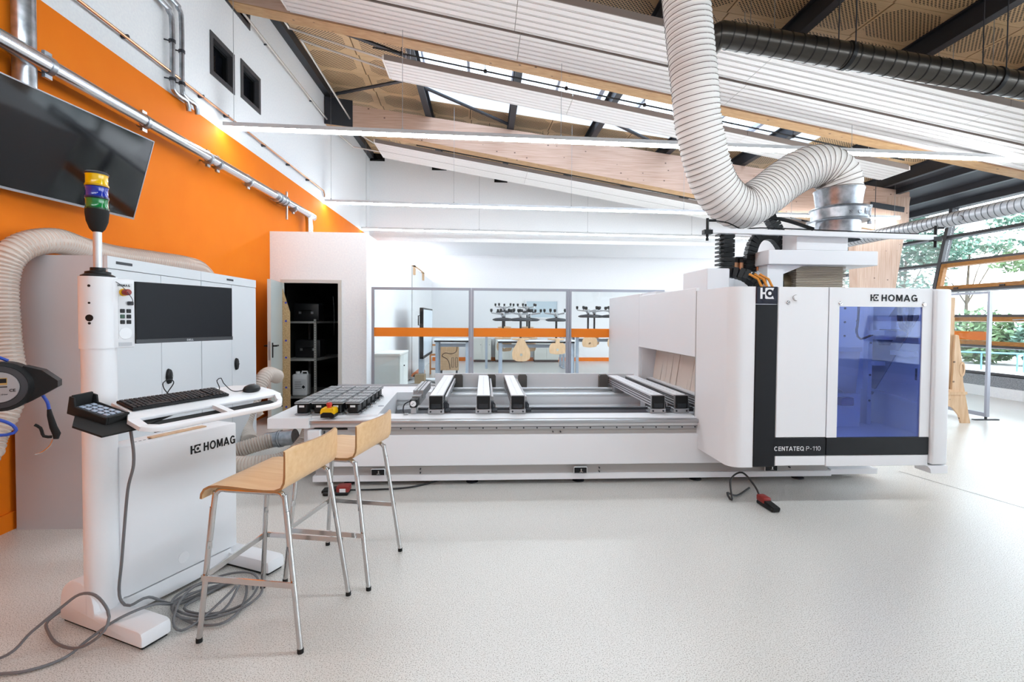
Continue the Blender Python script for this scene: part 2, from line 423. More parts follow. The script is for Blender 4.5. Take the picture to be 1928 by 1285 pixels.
def emblem_mb(h, ext):
    # square emblem: an H whose right half is a block with a round bite and a dot
    mb = MB(); t = h * .2
    def blk(x0, x1, y0, y1): mb.box(x0 * h, x1 * h, y0 * h, y1 * h, -ext, ext)
    blk(0, .2, 0, 1); blk(.2, .45, .42, .6)
    cx, cy, R = .88, .5, .36
    N = 18; pts = []
    for i in range(N + 1):
        a = radians(38 + (322 - 38) * i / N); pts.append((cx + R * cos(a), cy + R * sin(a)))
    outer = [(1.28, 1), (.45, 1), (.45, 0), (1.28, 0)]
    def out_pt(i):
        t_ = i / N
        per = [(1.28, 1), (.45, 1), (.45, 0), (1.28, 0)]
        L = [.83, 1, .83]; s = t_ * sum(L)
        for k in range(3):
            if s <= L[k] + 1e-9:
                q = s / L[k]; return (per[k][0] + (per[k + 1][0] - per[k][0]) * q, per[k][1] + (per[k + 1][1] - per[k][1]) * q)
            s -= L[k]
        return per[3]
    for i in range(N):
        a, b = pts[i], pts[i + 1]; c, d = out_pt(i + 1), out_pt(i)
        vs = [(p[0] * h, p[1] * h, z) for z in (-ext, ext) for p in (a, b, c, d)]
        mb.add(vs, [(0, 1, 2, 3), (7, 6, 5, 4), (0, 4, 5, 1), (1, 5, 6, 2), (2, 6, 7, 3), (3, 7, 4, 0)])
    mb.lathe([(.16 * h, -ext), (.16 * h, ext)], (cx * h, cy * h, 0), 16)
    return mb
# ------------------------------------------------------------------ room shell
K = tan(radians(2.5))
XL, XR = -3.3, 10.2
def AY(x, y0): return y0 + K * (x - XL)
def zr(x): return 5.88 - .108 * x            # underside of the roof boards
RS = math.atan(.108)

floor = struct(ob('floor', B(-3.5, 10.6, -6.2, 17.5, -.1, 0), M_floor), 'beige speckled resin floor of the workshop')
ob('floor_joint', MB().add([(4.15, 4.62, .0015), (4.156, 4.62, .0015), (4.72, 2.0, .0015), (4.714, 2.0, .0015), (5.2, -6, .0015), (5.19, -6, .0015)], [(0, 1, 2, 3), (3, 2, 4, 5)]), M_gap, floor)

def wall_with_holes(y0, y1, z0, z1, holes, x0, x1):
    # wall in the YZ plane with rectangular openings
    ys = sorted({y0, y1, *[h[0] for h in holes], *[h[1] for h in holes]}); zs = sorted({z0, z1, *[h[2] for h in holes], *[h[3] for h in holes]})
    mb = MB()
    for a, b in zip(ys, ys[1:]):
        for c, d in zip(zs, zs[1:]):
            if any(h[0] <= a and b <= h[1] and h[2] <= c and d <= h[3] for h in holes): continue
            mb.box(x0, x1, a, b, c, d)
    return mb
LW = [(6.14, 6.71, 4.42, 4.94), (6.88, 7.46, 4.47, 4.99), (6.3, 7.15, 5.51, 5.98)]
wall_left = struct(ob('wall_left', wall_with_holes(-6.2, 14.5, 0, 6.5, LW, XL - .2, XL), M_wall), 'tall white plaster wall on the left above the orange field')
ob('orange_field', B(XL, XL + .004, -6.0, 14.34, 0, 3.84), M_orange, wall_left, label='bright orange painted lower wall')
ob('edge_beam', MB().box(XL, XL + .13, 2, 14.3, 6.06, 6.22), M_dark, wall_left, label='dark steel edge beam under the roof')
for i, (a, b, c, d) in enumerate(LW):
    w = sroot('window_%d' % (i + 5), ['small dark square window nearer the camera high on the left wall', 'small dark square window farther back high on the left wall', 'long dark window cut by the top edge of the photo'][i], (XL - .1, a, c))
    f = .06
    mb = MB()
    mb.box(XL - .16, XL + .012, a, a + f, c, d).box(XL - .16, XL + .012, b - f, b, c, d).box(XL - .16, XL + .012, a + f, b - f, c, c + f).box(XL - .16, XL + .012, a + f, b - f, d - f, d)
    ob('window_frame', mb, M_darkframe, w, True)
    mb = MB(); g = .035; q = f
    mb.box(XL - .13, XL - .05, a + q, a + q + g, c + q, d - q).box(XL - .13, XL - .05, b - q - g, b - q, c + q, d - q).box(XL - .13, XL - .05, a + q + g, b - q - g, c + q, c + q + g).box(XL - .13, XL - .05, a + q + g, b - q - g, d - q - g, d - q)
    ob('sash', mb, M_black, w, True)
    ob('pane', B(XL - .1, XL - .095, a + q + g, b - q - g, c + q + g, d - q - g), M_glassdark, w, True)
struct(ob('baseboard_left', B(XL + .004, XL + .022, -6, 3.6, 0, .125).box(XL + .004, XL + .022, 6.2, 7.7, 0, .125), M_orange), 'orange skirting board along the left wall')

# back wall: an upper wall with a lip and a recessed lower wall
wb = MB(); wb.box(-3.5, 12, 14.35, 17.5, 3.72, 6.6); wb.box(-3.5, 12, 17.3, 17.5, 0, 3.72)
wall_back = struct(ob('wall_back', wb, M_wall), 'white back wall with a recessed lower half')
ob('lip', B(XL, 12, 14.33, 14.36, 3.72, 3.83), M_wall, wall_back)
for i, (a, b, c, d) in enumerate([(-3.28, -2.87, 6.0, 6.32), (-1.52, -1.1, 5.78, 6.1), (.28, .66, 5.47, 5.8)]):
    w = sroot('window_%d' % (i + 18), ['small black window in the corner high on the back wall', 'small black window high on the back wall, second from the corner', 'small black window high on the back wall, third from the corner'][i], (a, 14.35, c))
    ob('window_frame', MB().box(a, a + .04, 14.31, 14.36, c, d).box(b - .04, b, 14.31, 14.36, c, d).box(a, b, 14.31, 14.36, c, c + .04).box(a, b, 14.31, 14.36, d - .04, d), M_black, w, True)
    ob('pane', B(a + .04, b - .04, 14.33, 14.335, c + .04, d - .04), M_glassdark, w, True)
struct(ob('baseboard_back', B(-1.8, 10, 17.27, 17.3, 0, .13), M_orange), 'orange skirting board along the back wall')
struct(ob('wall_front', B(-3.5, 12, -6.3, -6.0, 0, 6.6), M_wall), 'white wall behind the photographer')

# ------------------------------------------------------------------ roof: slab, boards, purlins, skylight
ys0, ys1 = 7.44, 10.2; xs0, xs1 = -1.19, -1.19 + .8725 * 9
def slabpiece(mb, x0, x1, y0, y1, up=.03, th=.25, shear=True):
    vs = []
    for z in (up, up + th):
        for (x, y) in ((x0, y0), (x1, y0), (x1, y1), (x0, y1)):
            vs.append((x, AY(x, y) if shear else y, zr(x) + z))
    mb.add(vs, [(0, 3, 2, 1), (4, 5, 6, 7), (0, 1, 5, 4), (1, 2, 6, 5), (2, 3, 7, 6), (3, 0, 4, 7)])
mb = MB()
slabpiece(mb, -3.5, 11.6, -7, ys0); slabpiece(mb, -3.5, xs0, ys0, ys1); slabpiece(mb, xs1, 11.6, ys0, ys1); slabpiece(mb, -3.5, 11.6, ys1, 18)
ceiling = struct(ob('ceiling', mb, mat('roof_slab_brown', '6E5A44', .8)), 'sloping timber roof above the workshop')  # slab above the boards in one even brown
xe = [-3.3, -2.245] + [-1.19 + .8725 * i for i in range(14)]
rows = [6.06 + .69 * k for k in range(-3, 13)]
boards = {}
for i in range(len(xe) - 1):
    w = xe[i + 1] - xe[i]
    for y in rows:
        if AY(xe[i], y) > 14.3: continue
        if xs0 - .01 <= xe[i] < xs1 - .01 and ys0 - .01 <= y < ys1 - .01: continue
        key = round(w, 2)
        if key not in boards:
            boards[key] = mesh_from('ceiling_board', B(-w / 2 + .006, w / 2 - .006, -.339, .339, 0, .022), None)
            boards[key].materials.append(M_perf)
        xc = xe[i] + w / 2
        ob('ceiling_board', boards[key], None, ceiling, loc=(xc, AY(xc, y + .345), zr(xc)), rot=(0, RS, radians(2.5)))
PX = [-1.19 + 1.745 * i for i in range(7)]
def purlin(x, y0, y1):
    mb = MB(); z = zr(x) - .002
    p, q = (AY(x, y0), AY(x, y1))
    for (a, b, c, d) in ((-.06, .06, -.02, 0), (-.06, .06, -.27, -.25), (-.006, .006, -.25, -.02)):
        mb.box(x + a, x + b, p, q, z + c, z + d)
    ob('purlin', mb, M_dark, ceiling, label='dark steel purlin')
for x in PX:
    purlin(x, 1.5, 6.66); purlin(x, 6.66, 10.47); purlin(x, 10.47, 14.0)
def rpt(x, y0, dz=-.1): return (x, AY(x, y0), zr(x) + dz)
for a, b in (((-2.8, 7.5), (-1.25, 8.2)), ((-3.1, 10.2), (-1.25, 8.9)), ((-1.15, 9.2), (.5, 10.3)), ((2.35, 9.3), (4.0, 10.3))):
    ob('brace', MB().beam(rpt(*a, -.2), rpt(*b, -.2), .07, .03), M_dark, ceiling)
# skylight shaft with glass on top
SH = .45
sk = sroot('window_4', 'long roof skylight with white reveals and grey glazing bars', (xs0, AY(xs0, ys0), zr(xs0)))
def shaft(pts, name='reveal'):
    mb = MB(); (x0, y0), (x1, y1) = pts
    vs = [(x0, AY(x0, y0), zr(x0) - .01), (x1, AY(x1, y1), zr(x1) - .01), (x1, AY(x1, y1), zr(x1) + SH), (x0, AY(x0, y0), zr(x0) + SH)]
    mb.add(vs, [(0, 1, 2, 3)]); ob(name, mb, M_white, sk, True, smooth=None)
e_ = .015
shaft([(xs0 + e_, ys0 + e_), (xs1 - e_, ys0 + e_)]); shaft([(xs0 + e_, ys1 - e_), (xs1 - e_, ys1 - e_)]); shaft([(xs0 + e_, ys0 + e_), (xs0 + e_, ys1 - e_)]); shaft([(xs1 - e_, ys0 + e_), (xs1 - e_, ys1 - e_)])
for i in range(9):
    a = xs0 + .8725 * i; b = a + .8725
    mb = MB()
    vs = []
    for z in (SH - .02, SH - .01):
        for (x, y) in ((a, ys0), (b, ys0), (b, ys1), (a, ys1)): vs.append((x, AY(x, y), zr(x) + z))
    mb.add(vs, [(0, 3, 2, 1), (4, 5, 6, 7), (0, 1, 5, 4), (1, 2, 6, 5), (2, 3, 7, 6), (3, 0, 4, 7)])
    ob('pane', mb, M_skyglass, sk, True, smooth=None)
for i in range(10):
    x = xs0 + .8725 * i
    w = .09 if i % 2 == 0 else .05
    ob('glazing_bar', MB().beam((x, AY(x, ys0), zr(x) + SH - .06), (x, AY(x, ys1), zr(x) + SH - .06), w, .09), M_greyframe, sk, True)
# the purlins that cross the skylight opening carry on as in the rest of the bay

# ------------------------------------------------------------------ glulam beams
def zb(x, c, s=.152): return c - s * x
def glulam(name, label, y0, y1, c, s, x0=XL, x1=9.9):
    o = sroot(name, label, (x0, y0, zb(x0, c, s)))
    def sl(za, zbm, m, part):
        mb = MB(); n = 12; vs = []; fs = []
        for i in range(n + 1):
            x = x0 + (x1 - x0) * i / n
            for (y, z) in ((y0, za(x)), (y1, za(x)), (y1, zbm(x)), (y0, zbm(x))): vs.append((x, AY(x, y), z))
        for i in range(n):
            for k in range(4):
                a = i * 4 + k; b = i * 4 + (k + 1) % 4; fs.append((a, b, b + 4, a + 4))
        fs += [(0, 1, 2, 3), (n * 4 + 3, n * 4 + 2, n * 4 + 1, n * 4)]
        mb.add(vs, fs); ob(part, mb, m, o, True)
    sl(lambda x: zb(x, c, s) + .012, lambda x: zr(x) - .285, M_glulam, 'beam_web')
    sl(lambda x: zb(x, c, s), lambda x: zb(x, c, s) + .0119, M_glulamb, 'bottom_lamella')
    return o
beamA = glulam('glulam_beam', 'nearer glulam roof beam running just behind the paired heating panels', 6.55, 6.78, 5.04, .152)
beamB = glulam('glulam_beam', 'farther glulam roof beam with knotty pale side above the second light line', 10.35, 10.6, 5.0, .153)
for b_, y0, y1, c in ((beamB, 10.35, 10.6, 5.0),):
    x0, x1 = XL + .01, XL + .57
    for yy in (y0 - .02, y1):
        mb = MB(); vs = [(x, AY(x, yy + d), z) for d in (0, .02) for (x, z) in ((x0, zb(x0, c) - .02), (x1, zb(x1, c) + .02), (x1, zr(x1) - .2), (x0, zr(x0) - .2))]
        mb.add(vs, [(0, 1, 2, 3), (7, 6, 5, 4), (0, 4, 5, 1), (1, 5, 6, 2), (2, 6, 7, 3), (3, 7, 4, 0)])
        ob('steel_shoe', mb, M_dark, b_, True, label='dark steel plate bolted to the beam end')
    ob('bracket', MB().beam((8.9, AY(8.9, y0 - .02), 4.2), (9.75, AY(9.75, y0 - .02), 4.1), .02, .12), M_dark, b_, True)
# leaning glulam column under the farther beam
co = sroot('glulam_column', 'leaning glulam column with pale knotty face by the windows', (9.2, AY(9.2, 10.35), 0))
def lean(x, z): return x + .2 * z
mb = MB(); y = AY(9.3, 10.35)
vs = []
for (z, a, b) in ((0, 8.75, 9.28), (2.3, 8.66, 9.6), (4.4, 8.55, 9.9)):
    vs += [(a, y, z), (b, y, z), (b, y + .25, z), (a, y + .25, z)]
mb.add(vs, [(0, 3, 2, 1), (8, 9, 10, 11)] + [(i * 4 + k, i * 4 + (k + 1) % 4, i * 4 + 4 + (k + 1) % 4, i * 4 + 4 + k) for i in range(2) for k in range(4)])
ob('column_shaft', mb, M_column, co, True)
# dark eave zone near the glazing
ev = sroot('trim_1', 'dark steel eave above the slanted glazing', (10, 8, 4.4))
mb = MB().prism([(9.4, 4.62), (11.4, 4.22), (11.4, 4.28), (9.4, 4.68)], -6, 14.3, 'y')
ob('eave_deck', mb, M_dark, ev, True)
for (x, z, w, h) in ((9.6, 4.55, .1, .18), (10.35, 4.38, .1, .14), (11.02, 4.25, .14, .16)):
    ob('eave_beam', MB().box(x - w / 2, x + w / 2, -6, 14.3, z - h / 2, z + h / 2), M_dark, ev, True)

# ------------------------------------------------------------------ slanted window wall on the right
def WP(y, z, off=0): return (XR + .2 * z + off, y, z)
def rail(y0, y1, z, h, d, m, parent, name, off=0):
    mb = MB().beam(WP(y0, z, off), WP(y1, z, off), d, h, (.196, 0, .98)); return ob(name, mb, m, parent, True)
def pane(y0, y1, z0, z1, parent, off=0):
    mb = MB(); vs = [WP(y0, z0, off), WP(y1, z0, off), WP(y1, z1, off), WP(y0, z1, off)] + [WP(y0, z0, off + .012), WP(y1, z0, off + .012), WP(y1, z1, off + .012), WP(y0, z1, off + .012)]
    mb.add(vs, [(0, 3, 2, 1), (4, 5, 6, 7), (0, 1, 5, 4), (1, 2, 6, 5), (2, 3, 7, 6), (3, 0, 4, 7)])
    return ob('pane', mb, M_glass, parent, True, smooth=None)
posts = [14.3, 10.95, 6.9, 2.85, -1.2, -5.25]
def casement(y0, y1, z0, z1, parent, handle):
    t = .085; f = []
    mb = MB(); up = (.196, 0, .98)
    for z in (z0 + t / 2, z1 - t / 2): mb.beam(WP(y0, z, -.03), WP(y1, z, -.03), .09, t, up)
    for y in (y0 + t / 2, y1 - t / 2): mb.beam(WP(y, z0 + t, -.03), WP(y, z1 - t, -.03), .09, t, (0, 1, 0))
    fr = ob('wood_sash', mb, M_winwood, parent, True, label='oiled wooden casement frame')
    pane(y0 + t, y1 - t, z0 + t, z1 - t, parent, -.01)
    for k in range(4):
        y = y0 + (y1 - y0) * (k + .5) / 4
        ob('hinge', MB().beam(WP(y - .05, z0 + .03, -.085), WP(y + .05, z0 + .03, -.085), .02, .03), M_dark, fr, True)
    yh = (y0 + y1) / 2
    ob('handle', MB().tube([WP(yh + .1, z1 - .05, -.09), WP(yh + .1, z1 - .05, -.13), WP(yh - .12, z1 - .04, -.13)], .011, 8), M_alu, fr, True)
for i in range(len(posts) - 1):
    y1, y0 = posts[i], posts[i + 1]
    w = sroot('window_%d' % (i + 10), ['slanted glazing bay behind the glulam column', 'slanted glazing bay with two rows of wooden casements', 'slanted glazing bay outside the frame nearest the casements', 'slanted glazing bay beside the photographer', 'slanted glazing bay behind the photographer'][i], WP(y0, 0))
    ob('post', MB().beam(WP(y1, 0), WP(y1, 4.3), .16, .09, (0, 1, 0)), M_darkframe, w, True)
    if i == 0: lv = [(.45, .06), (2.85, .06), (3.5, .06), (4.2, .08)]
    else: lv = [(.45, .05), (.99, .05), (1.62, .05), (2.2, .06), (2.865, .05), (3.47, .07), (4.2, .08)]
    for z, h in lv: rail(y0 + .05, y1 - .05, z, h, .12, M_darkframe, w, 'rail')
    if i == 0:
        for a, b in ((.48, 2.82), (2.88, 3.47), (3.53, 4.16)): pane(y0 + .05, y1 - .05, a, b, w)
    else:
        for a, b in ((.475, .965), (1.645, 2.17), (2.89, 3.435), (3.505, 4.16)): pane(y0 + .05, y1 - .05, a, b, w)
        casement(y0 + .06, y1 - .06, 1.015, 1.595, w, True); casement(y0 + .06, y1 - .06, 2.23, 2.84, w, True)
wall_right = struct(ob('wall_right', B(XR + .02, XR + .3, -6, 14.35, .2, .42), M_concrete), 'low grey concrete upstand below the glazing')
struct(ob('baseboard_right', B(XR - .04, XR + .28, -6, 14.35, 0, .2), M_wall), 'white base strip below the concrete upstand')
# ------------------------------------------------------------------ light lines
KL = tan(radians(2.0))
def light_line(y0, x0, x1, label, nw, led=None):
    z = 3.87
    t = thing('pendant_light', label, 'lamp', (x0, y0, z), math.atan(KL), 'linear pendant lights')
    L = (x1 - x0) / cos(math.atan(KL))
    ob('housing', B(0, L, -.034, .034, 0, .05), M_aluw, t)
    n = max(2, round(L / 2.8))
    for k in range(n):
        ob('diffuser', B(L * k / n + .004, L * (k + 1) / n - .004, -.033, .033, -.03, -.0005), led or M_led, t)
    for k in range(nw):
        x = .12 + (L - .24) * k / (nw - 1); wx = x0 + x * cos(math.atan(KL))
        top = min(zr(wx), 6.3) - z - .02
        ob('suspension_wire', MB().cyl((x, 0, .05), (x, 0, top), .0035, 5), M_alu, t)
        ob('wire_clip', MB().cyl((x, 0, .05), (x, 0, .075), .012, 8), M_alu, t)
    return t
light_line(6.35, XL + .05, 9.4, 'nearest and longest glowing light line crossing in front of the glulam beam', 7)
light_line(10.3, XL + .03, 9.5, 'second glowing light line, level with the top of the flexible white hose bend', 6)
light_line(13.3, XL + .03, 9.0, 'farthest glowing light line just above the white storage cubicle', 5, M_leddim)
light_line(2.4, XL + .02, 9.4, 'light line above the photographer, outside the picture', 6)
light_line(-1.6, XL + .02, 2.6, 'short light line added for fill behind the photographer, out of view', 4)  # unseen added row, kept short so the hood front gets less fill

# ------------------------------------------------------------------ ceiling heating panels
M_rad = mat('heating_panel_white', 'EDE7E3', .45)
M_radgap = mat('heating_panel_groove', 'A99A92', .6)
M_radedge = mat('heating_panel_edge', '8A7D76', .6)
def heat_strip(label, y0, y1, x0, x1, c, s=.152, seg=3.0, ribs=6):
    t = thing('ceiling_heater', label, 'heating panel', (x0, AY(x0, y0), zb(x0, c, s)), 0, 'ceiling heating panels')
    n = max(1, round((x1 - x0) / seg)); w = (y1 - y0)
    def sl(mb, xa, xb, ya, yb, za, zt):
        vs = []
        for z in (za, zt):
            for (x, y) in ((xa, ya), (xb, ya), (xb, yb), (xa, yb)): vs.append((x, AY(x, y), zb(x, c, s) + z))
        mb.add(vs, [(0, 3, 2, 1), (4, 5, 6, 7), (0, 1, 5, 4), (1, 2, 6, 5), (2, 3, 7, 6), (3, 0, 4, 7)])
    for k in range(n):
        xa = x0 + (x1 - x0) * k / n + .003; xb = x0 + (x1 - x0) * (k + 1) / n - .003
        mb = MB(); sl(mb, xa, xb, y0, y1, .006, .05)
        pl = ob('panel', mb, M_radgap, t, True)
        for r in range(ribs):
            a = y0 + w * r / ribs + .006; b = y0 + w * (r + 1) / ribs - .006; m = (b - a)
            mb = MB(); sl(mb, xa, xb, a, a + m * .8, 0, .0058); sl(mb, xa, xb, a + m * .9, b, 0, .0058)
            ob('rib', mb, M_rad, pl, True)
        for (a, b) in ((y0 - .012, y0), (y1, y1 + .012)):
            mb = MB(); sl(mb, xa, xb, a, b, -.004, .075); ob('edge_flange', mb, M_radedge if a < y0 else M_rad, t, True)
    for xa in (x0 - .03, x1):
        mb = MB(); sl(mb, xa, xa + .03, y0, y1, 0, .06); ob('end_cap', mb, M_rad, t, True)
    for k in range(n + 1):
        x = x0 + .3 + (x1 - x0 - .6) * k / n
        for y in (y0 + .08, y1 - .08):
            ob('hanger', MB().cyl((x, AY(x, y), zb(x, c, s) + .05), (x, AY(x, y), zr(x) - .01), .004, 5), M_alu, t, True)
heat_strip('widest white ribbed heating panel right under the black spiral duct', 5.13, 5.80, -2.6, 9.2, 5.03)
heat_strip('white ribbed heating panel directly in front of the nearer glulam beam', 5.87, 6.46, -2.5, 9.2, 5.03)
heat_strip('white ribbed heating panel hanging below the skylight', 7.15, 7.72, -1.46, 6.85, 5.0)
heat_strip('white ribbed heating panel near half of the pair behind the farther beam', 10.9, 11.4, -2.4, 7.7, 4.97)
heat_strip('white ribbed heating panel far half of the pair behind the farther beam', 11.43, 11.93, -2.4, 7.7, 4.97)

# cable tray rods along the panels
def rod(label, y0, x0, x1, c, s=.152, r=.016):
    P = [(x, AY(x, y0), zb(x, c, s)) for x in (x0, (x0 + x1) / 2, x1)]
    t = thing('cable_rod', label, 'cable duct', P[0])
    ob('rod', MB().tube(P, r, 8), M_cableb, t, True)
    k = int((x1 - x0) / 1.2)
    for i in range(k):
        x = x0 + .4 + i * 1.2; z = zb(x, c, s); ob('drop', MB().cyl((x, AY(x, y0), z), (x, AY(x, y0), zr(x) - .02), .005, 5).lathe([(.025, z - .02), (.025, z + .02)], (x, AY(x, y0), 0), 8), M_cableb, t, True)
rod('thin black cable rod slung below the skylight', 7.08, -1.6, 6.7, 5.105, r=.012)
rod('black cable rod along the pair of panels behind the farther beam', 10.84, -1.5, 6.1, 5.08, r=.028)

# ------------------------------------------------------------------ spiral ducts
def spiral_duct(name, label, pts, r, m, pitch=.12, m2=None):
    t = thing(name, label, 'duct', pts[0])
    ob('duct_pipe', MB().tube(smoothpath(pts, .1), r, 28), m, t, True)
    P = resample(smoothpath(pts, .02), pitch)
    mb = MB()
    for a, b in zip(P, P[1:]):
        d = (b - a).normalized(); mb.tube([a - d * .006, a + d * .006], r + .004, 28)
    ob('seam', mb, m2 or m, t, True, label='spiral lock seam of the duct')
    return t
M_ductb = mat('dark_duct_metal', '4A4642', .28, .85)
M_ducts = mat('spiral_duct_silver', 'B6B8BC', .42, .6)
def dz(x): return 4.965 - .122 * (x - 2.0)
DY = 4.82
dpts = [(2.27, 4.95, 4.3), (2.34, 4.86, 4.36), (2.5, 4.85, 4.35), (3.64, 4.85, 4.211), (4.57, 4.85, 4.095), (5.62, 4.85, 3.968), (8.5, 4.85, 3.6)]
DY = 4.85
bd = spiral_duct('spiral_duct', 'dark spiral ventilation duct along the ceiling above the heating panels', dpts, .125, M_ductb, .12, mat('duct_seam_dark', '2A2826', .4, .7))
for (x, z) in ((3.68, 4.206), (5.28, 4.008)):
    y = DY
    ob('clamp', MB().tube([(x - .02, y, z + .0035), (x + .02, y, z - .0035)], .137, 28), M_black, bd, True)
    for dy in (-.12, .12):
        ob('hanger_rod', MB().cyl((x, y + dy, z), (x, y + dy, zr(x) - .1), .006, 6), M_dark, bd, True)
sd = spiral_duct('spiral_duct', 'silver spiral duct along the slanted windows', [(8.3, 10.75, 3.32), (8.3, 9.0, 3.32), (8.3, 4, 3.32), (8.3, -3, 3.32)], .125, M_ducts, .1, mat('duct_seam', '6E7074', .4, .6))
ob('inspection_cap', MB().cyl((8.19, 8.0, 3.29), (8.16, 8.0, 3.28), .05, 16), M_alu, sd, True)
for y in (10.0, 6.2, 1.5):
    ob('hanger_rod', MB().cyl((8.3, y, 3.42), (8.3, y, zr(8.3) - .01), .006, 6), M_dark, sd, True)

# ------------------------------------------------------------------ pipes on the left wall
t = thing('dust_pipe', 'thick shiny steel extraction pipe running along the orange wall', 'pipe', (XL, 2, 3.3))
xp, zp = XL + .15, 3.3
ob('pipe', MB().tube(smoothpath([(xp, -2, zp - .03), (xp, 4, zp), (xp, 8.85, zp + .04), (xp, 9.0, zp + .0), (xp, 9.04, zp - .14), (xp, 9.04, 2.84)], .05), .062, 24), M_steel, t, True)
for y in (2.9, 3.32, 3.75, 4.75, 5.8, 6.0, 6.75, 8.3):
    c = ob('clamp_ring', MB().tube([(xp, y - .02, zp), (xp, y + .02, zp)], .069, 24).box(xp - .012, xp + .012, y - .03, y + .03, zp + .065, zp + .095).box(xp - .012, xp + .012, y - .03, y + .03, zp - .095, zp - .065), M_galv, t, True)
for y in (3.75, 5.9, 8.0): ob('wall_bracket', MB().cyl((XL + .003, y, zp + .01), (xp, y, zp + .01), .012, 8), M_galv, t, True)
fl = ob('slide_gate', MB().box(xp - .012, xp + .012, 8.02, 8.05, zp - .24, zp + .2), M_alu, t, True)
ob('gate_collar', MB().tube([(xp, 7.6, zp + .03), (xp, 7.95, zp + .03)], .075, 24), M_galv, t, True)
for y in (7.62, 7.72, 7.85, 7.95): ob('gate_ring', MB().tube([(xp, y - .012, zp + .03), (xp, y + .012, zp + .03)], .085, 24), M_galv, t, True)
t = thing('exhaust_pipe', 'dull galvanised vertical pipe passing behind the television', 'pipe', (XL, 3.65, 1.9))
ob('pipe', MB().cyl((XL + .085, 3.65, 2.4), (XL + .085, 3.65, 6.0), .066, 20), M_galv, t, True)
for z in (2.9, 3.3, 3.75, 4.2): ob('joint_ring', MB().cyl((XL + .085, 3.65, z - .01), (XL + .085, 3.65, z + .01), .07, 20), M_galv, t, True)
ob('wall_clip', MB().box(XL + .003, XL + .05, 3.62, 3.68, 3.4, 3.44), M_galv, t, True)
t = thing('copper_pipe', 'thin copper pipe clipped along the white wall above the orange edge', 'pipe', (XL, 2, 4.02))
ob('pipe', MB().tube([(XL + .05, -2, 3.99), (XL + .05, 5, 4.03), (XL + .05, 10.15, 4.06), (XL + .05, 10.2, 4.0), (XL + .05, 10.2, 3.95)], .013, 8), M_copper, t, True)
for y in (4.7, 5.9, 6.45, 7.5, 8.4, 9.3): ob('clip', MB().cyl((XL, y, 4.04), (XL + .06, y, 4.04), .02, 8), M_dark, t, True)
for k, (y, zt, z0, lb) in enumerate(((5.33, 4.6, 3.84, 'grey conduit nearer the camera dropping down the white wall with a bend'), (5.49, 4.73, 3.87, 'grey conduit beside its nearer twin dropping down the white wall'))):
    t = thing('conduit', lb, 'pipe', (XL, y, z0), group='conduits on the white wall')
    x = XL + .06
    ob('pipe', MB().tube(smoothpath([(x, y - 3.5, zt + .16), (x, y - .4, zt + .06), (x, y - .06, zt + .03), (x, y, zt - .1), (x, y, z0 + .1), (x, y + .03, z0 + .01), (x, y + .14, z0 + .0), (x, y + .24, z0 - .0), (x, y + .28, z0 - .09)], .04), .024, 10), M_galv, t, True)
    for z in (z0 + .12, zt - .25 - .15 * k): ob('clip', MB().cyl((x, y, z - .015), (x, y, z + .015), .032, 10).cyl((XL, y - .04, z), (x, y, z), .007, 6), M_dark, t, True)
M_wpipe = mat('pale_pipe', 'C8C2BC', .35, .5)
def thin_pipe(label, pts, clips=()):
    t = thing('heating_pipe', label, 'pipe', pts[0], group='heating pipes')
    mb = MB()
    for a, b in zip(pts, pts[1:]): mb.cyl(a, b, .016, 8)
    ob('pipe', mb, M_wpipe, t, True)
    for p in pts[1:-1]: ob('elbow', MB().lathe([(.004, -.02), (.02, -.01), (.02, .01), (.004, .02)], p, 8), M_wpipe, t, True)
    for p in clips: ob('clip', MB().cyl((XL, p[1], p[2]), p, .012, 6), M_dark, t, True)
x = XL + .06
thin_pipe('pale heating pipe clipped to the white wall up to the farthest panels', [(x, 4.6, 5.57), (x, 11.2, 5.57), (x + .2, 11.6, 5.45), (-2.42, 11.7, 5.38)], [(x, 7.6, 5.57), (x, 9.5, 5.57), (x, 10.9, 5.57)])
thin_pipe('pale heating pipe with a square bend to the near edge of the skylight panel', [(-2.78, 5.9, 5.6), (-2.78, 7.2, 5.6), (-1.48, 7.3, 5.27)])
thin_pipe('pale heating pipe from the skylight panel to the pair of far panels', [(-1.48, 7.6, 5.26), (-2.72, 7.5, 5.6), (-2.8, 11.2, 5.6), (-2.42, 11.3, 5.4)])

# ------------------------------------------------------------------ television on the wall
def tv():
    t = thing('television', 'large black wall television tilted towards the room', 'television', (-2.96, 3.75, 2.3))
    a = Vector((-3.04, 2.62, 2.99)); b = Vector((-2.83, 4.40, 3.0)); dn = Vector((-.2, .03, -.665))
    xd = (b - a).normalized(); L = (b - a).length; nrm = dn.cross(xd).normalized()
    if nrm.x < 0: nrm = -nrm
    yd = -dn.normalized(); h = dn.length
    o = a - yd * h
    def pl(mb): return on_plane(mb, o, xd, yd) if xd.cross(yd).dot(nrm) > 0 else on_plane(mb.xf(Matrix.Diagonal((1, 1, -1, 1))), o, xd, yd)
    ob('casing', pl(MB().box(0, L, 0, h, -.05, -.004)), M_black, t, True)
    ob('screen', pl(MB().box(.008, L - .008, .016, h - .008, -.004, .0005)), M_tvscreen, t, True)
    ob('bezel', pl(MB().box(0, L, 0, .016, -.05, .004).box(0, .008, .016, h, -.05, .003).box(L - .008, L, .016, h, -.05, .003).box(.008, L - .008, h - .008, h, -.05, .003)), mat('silver_bezel', 'A6A3A8', .3, .7), t, True)
    c = o + xd * L / 2 + yd * h / 2 - nrm * .05
    ob('wall_mount', MB().beam(c, (XL + .02, c.y, c.z), .08, .12).box(XL + .004, XL + .02, c.y - .25, c.y + .25, c.z - .2, c.z + .2), M_dark, t, True)
tv()

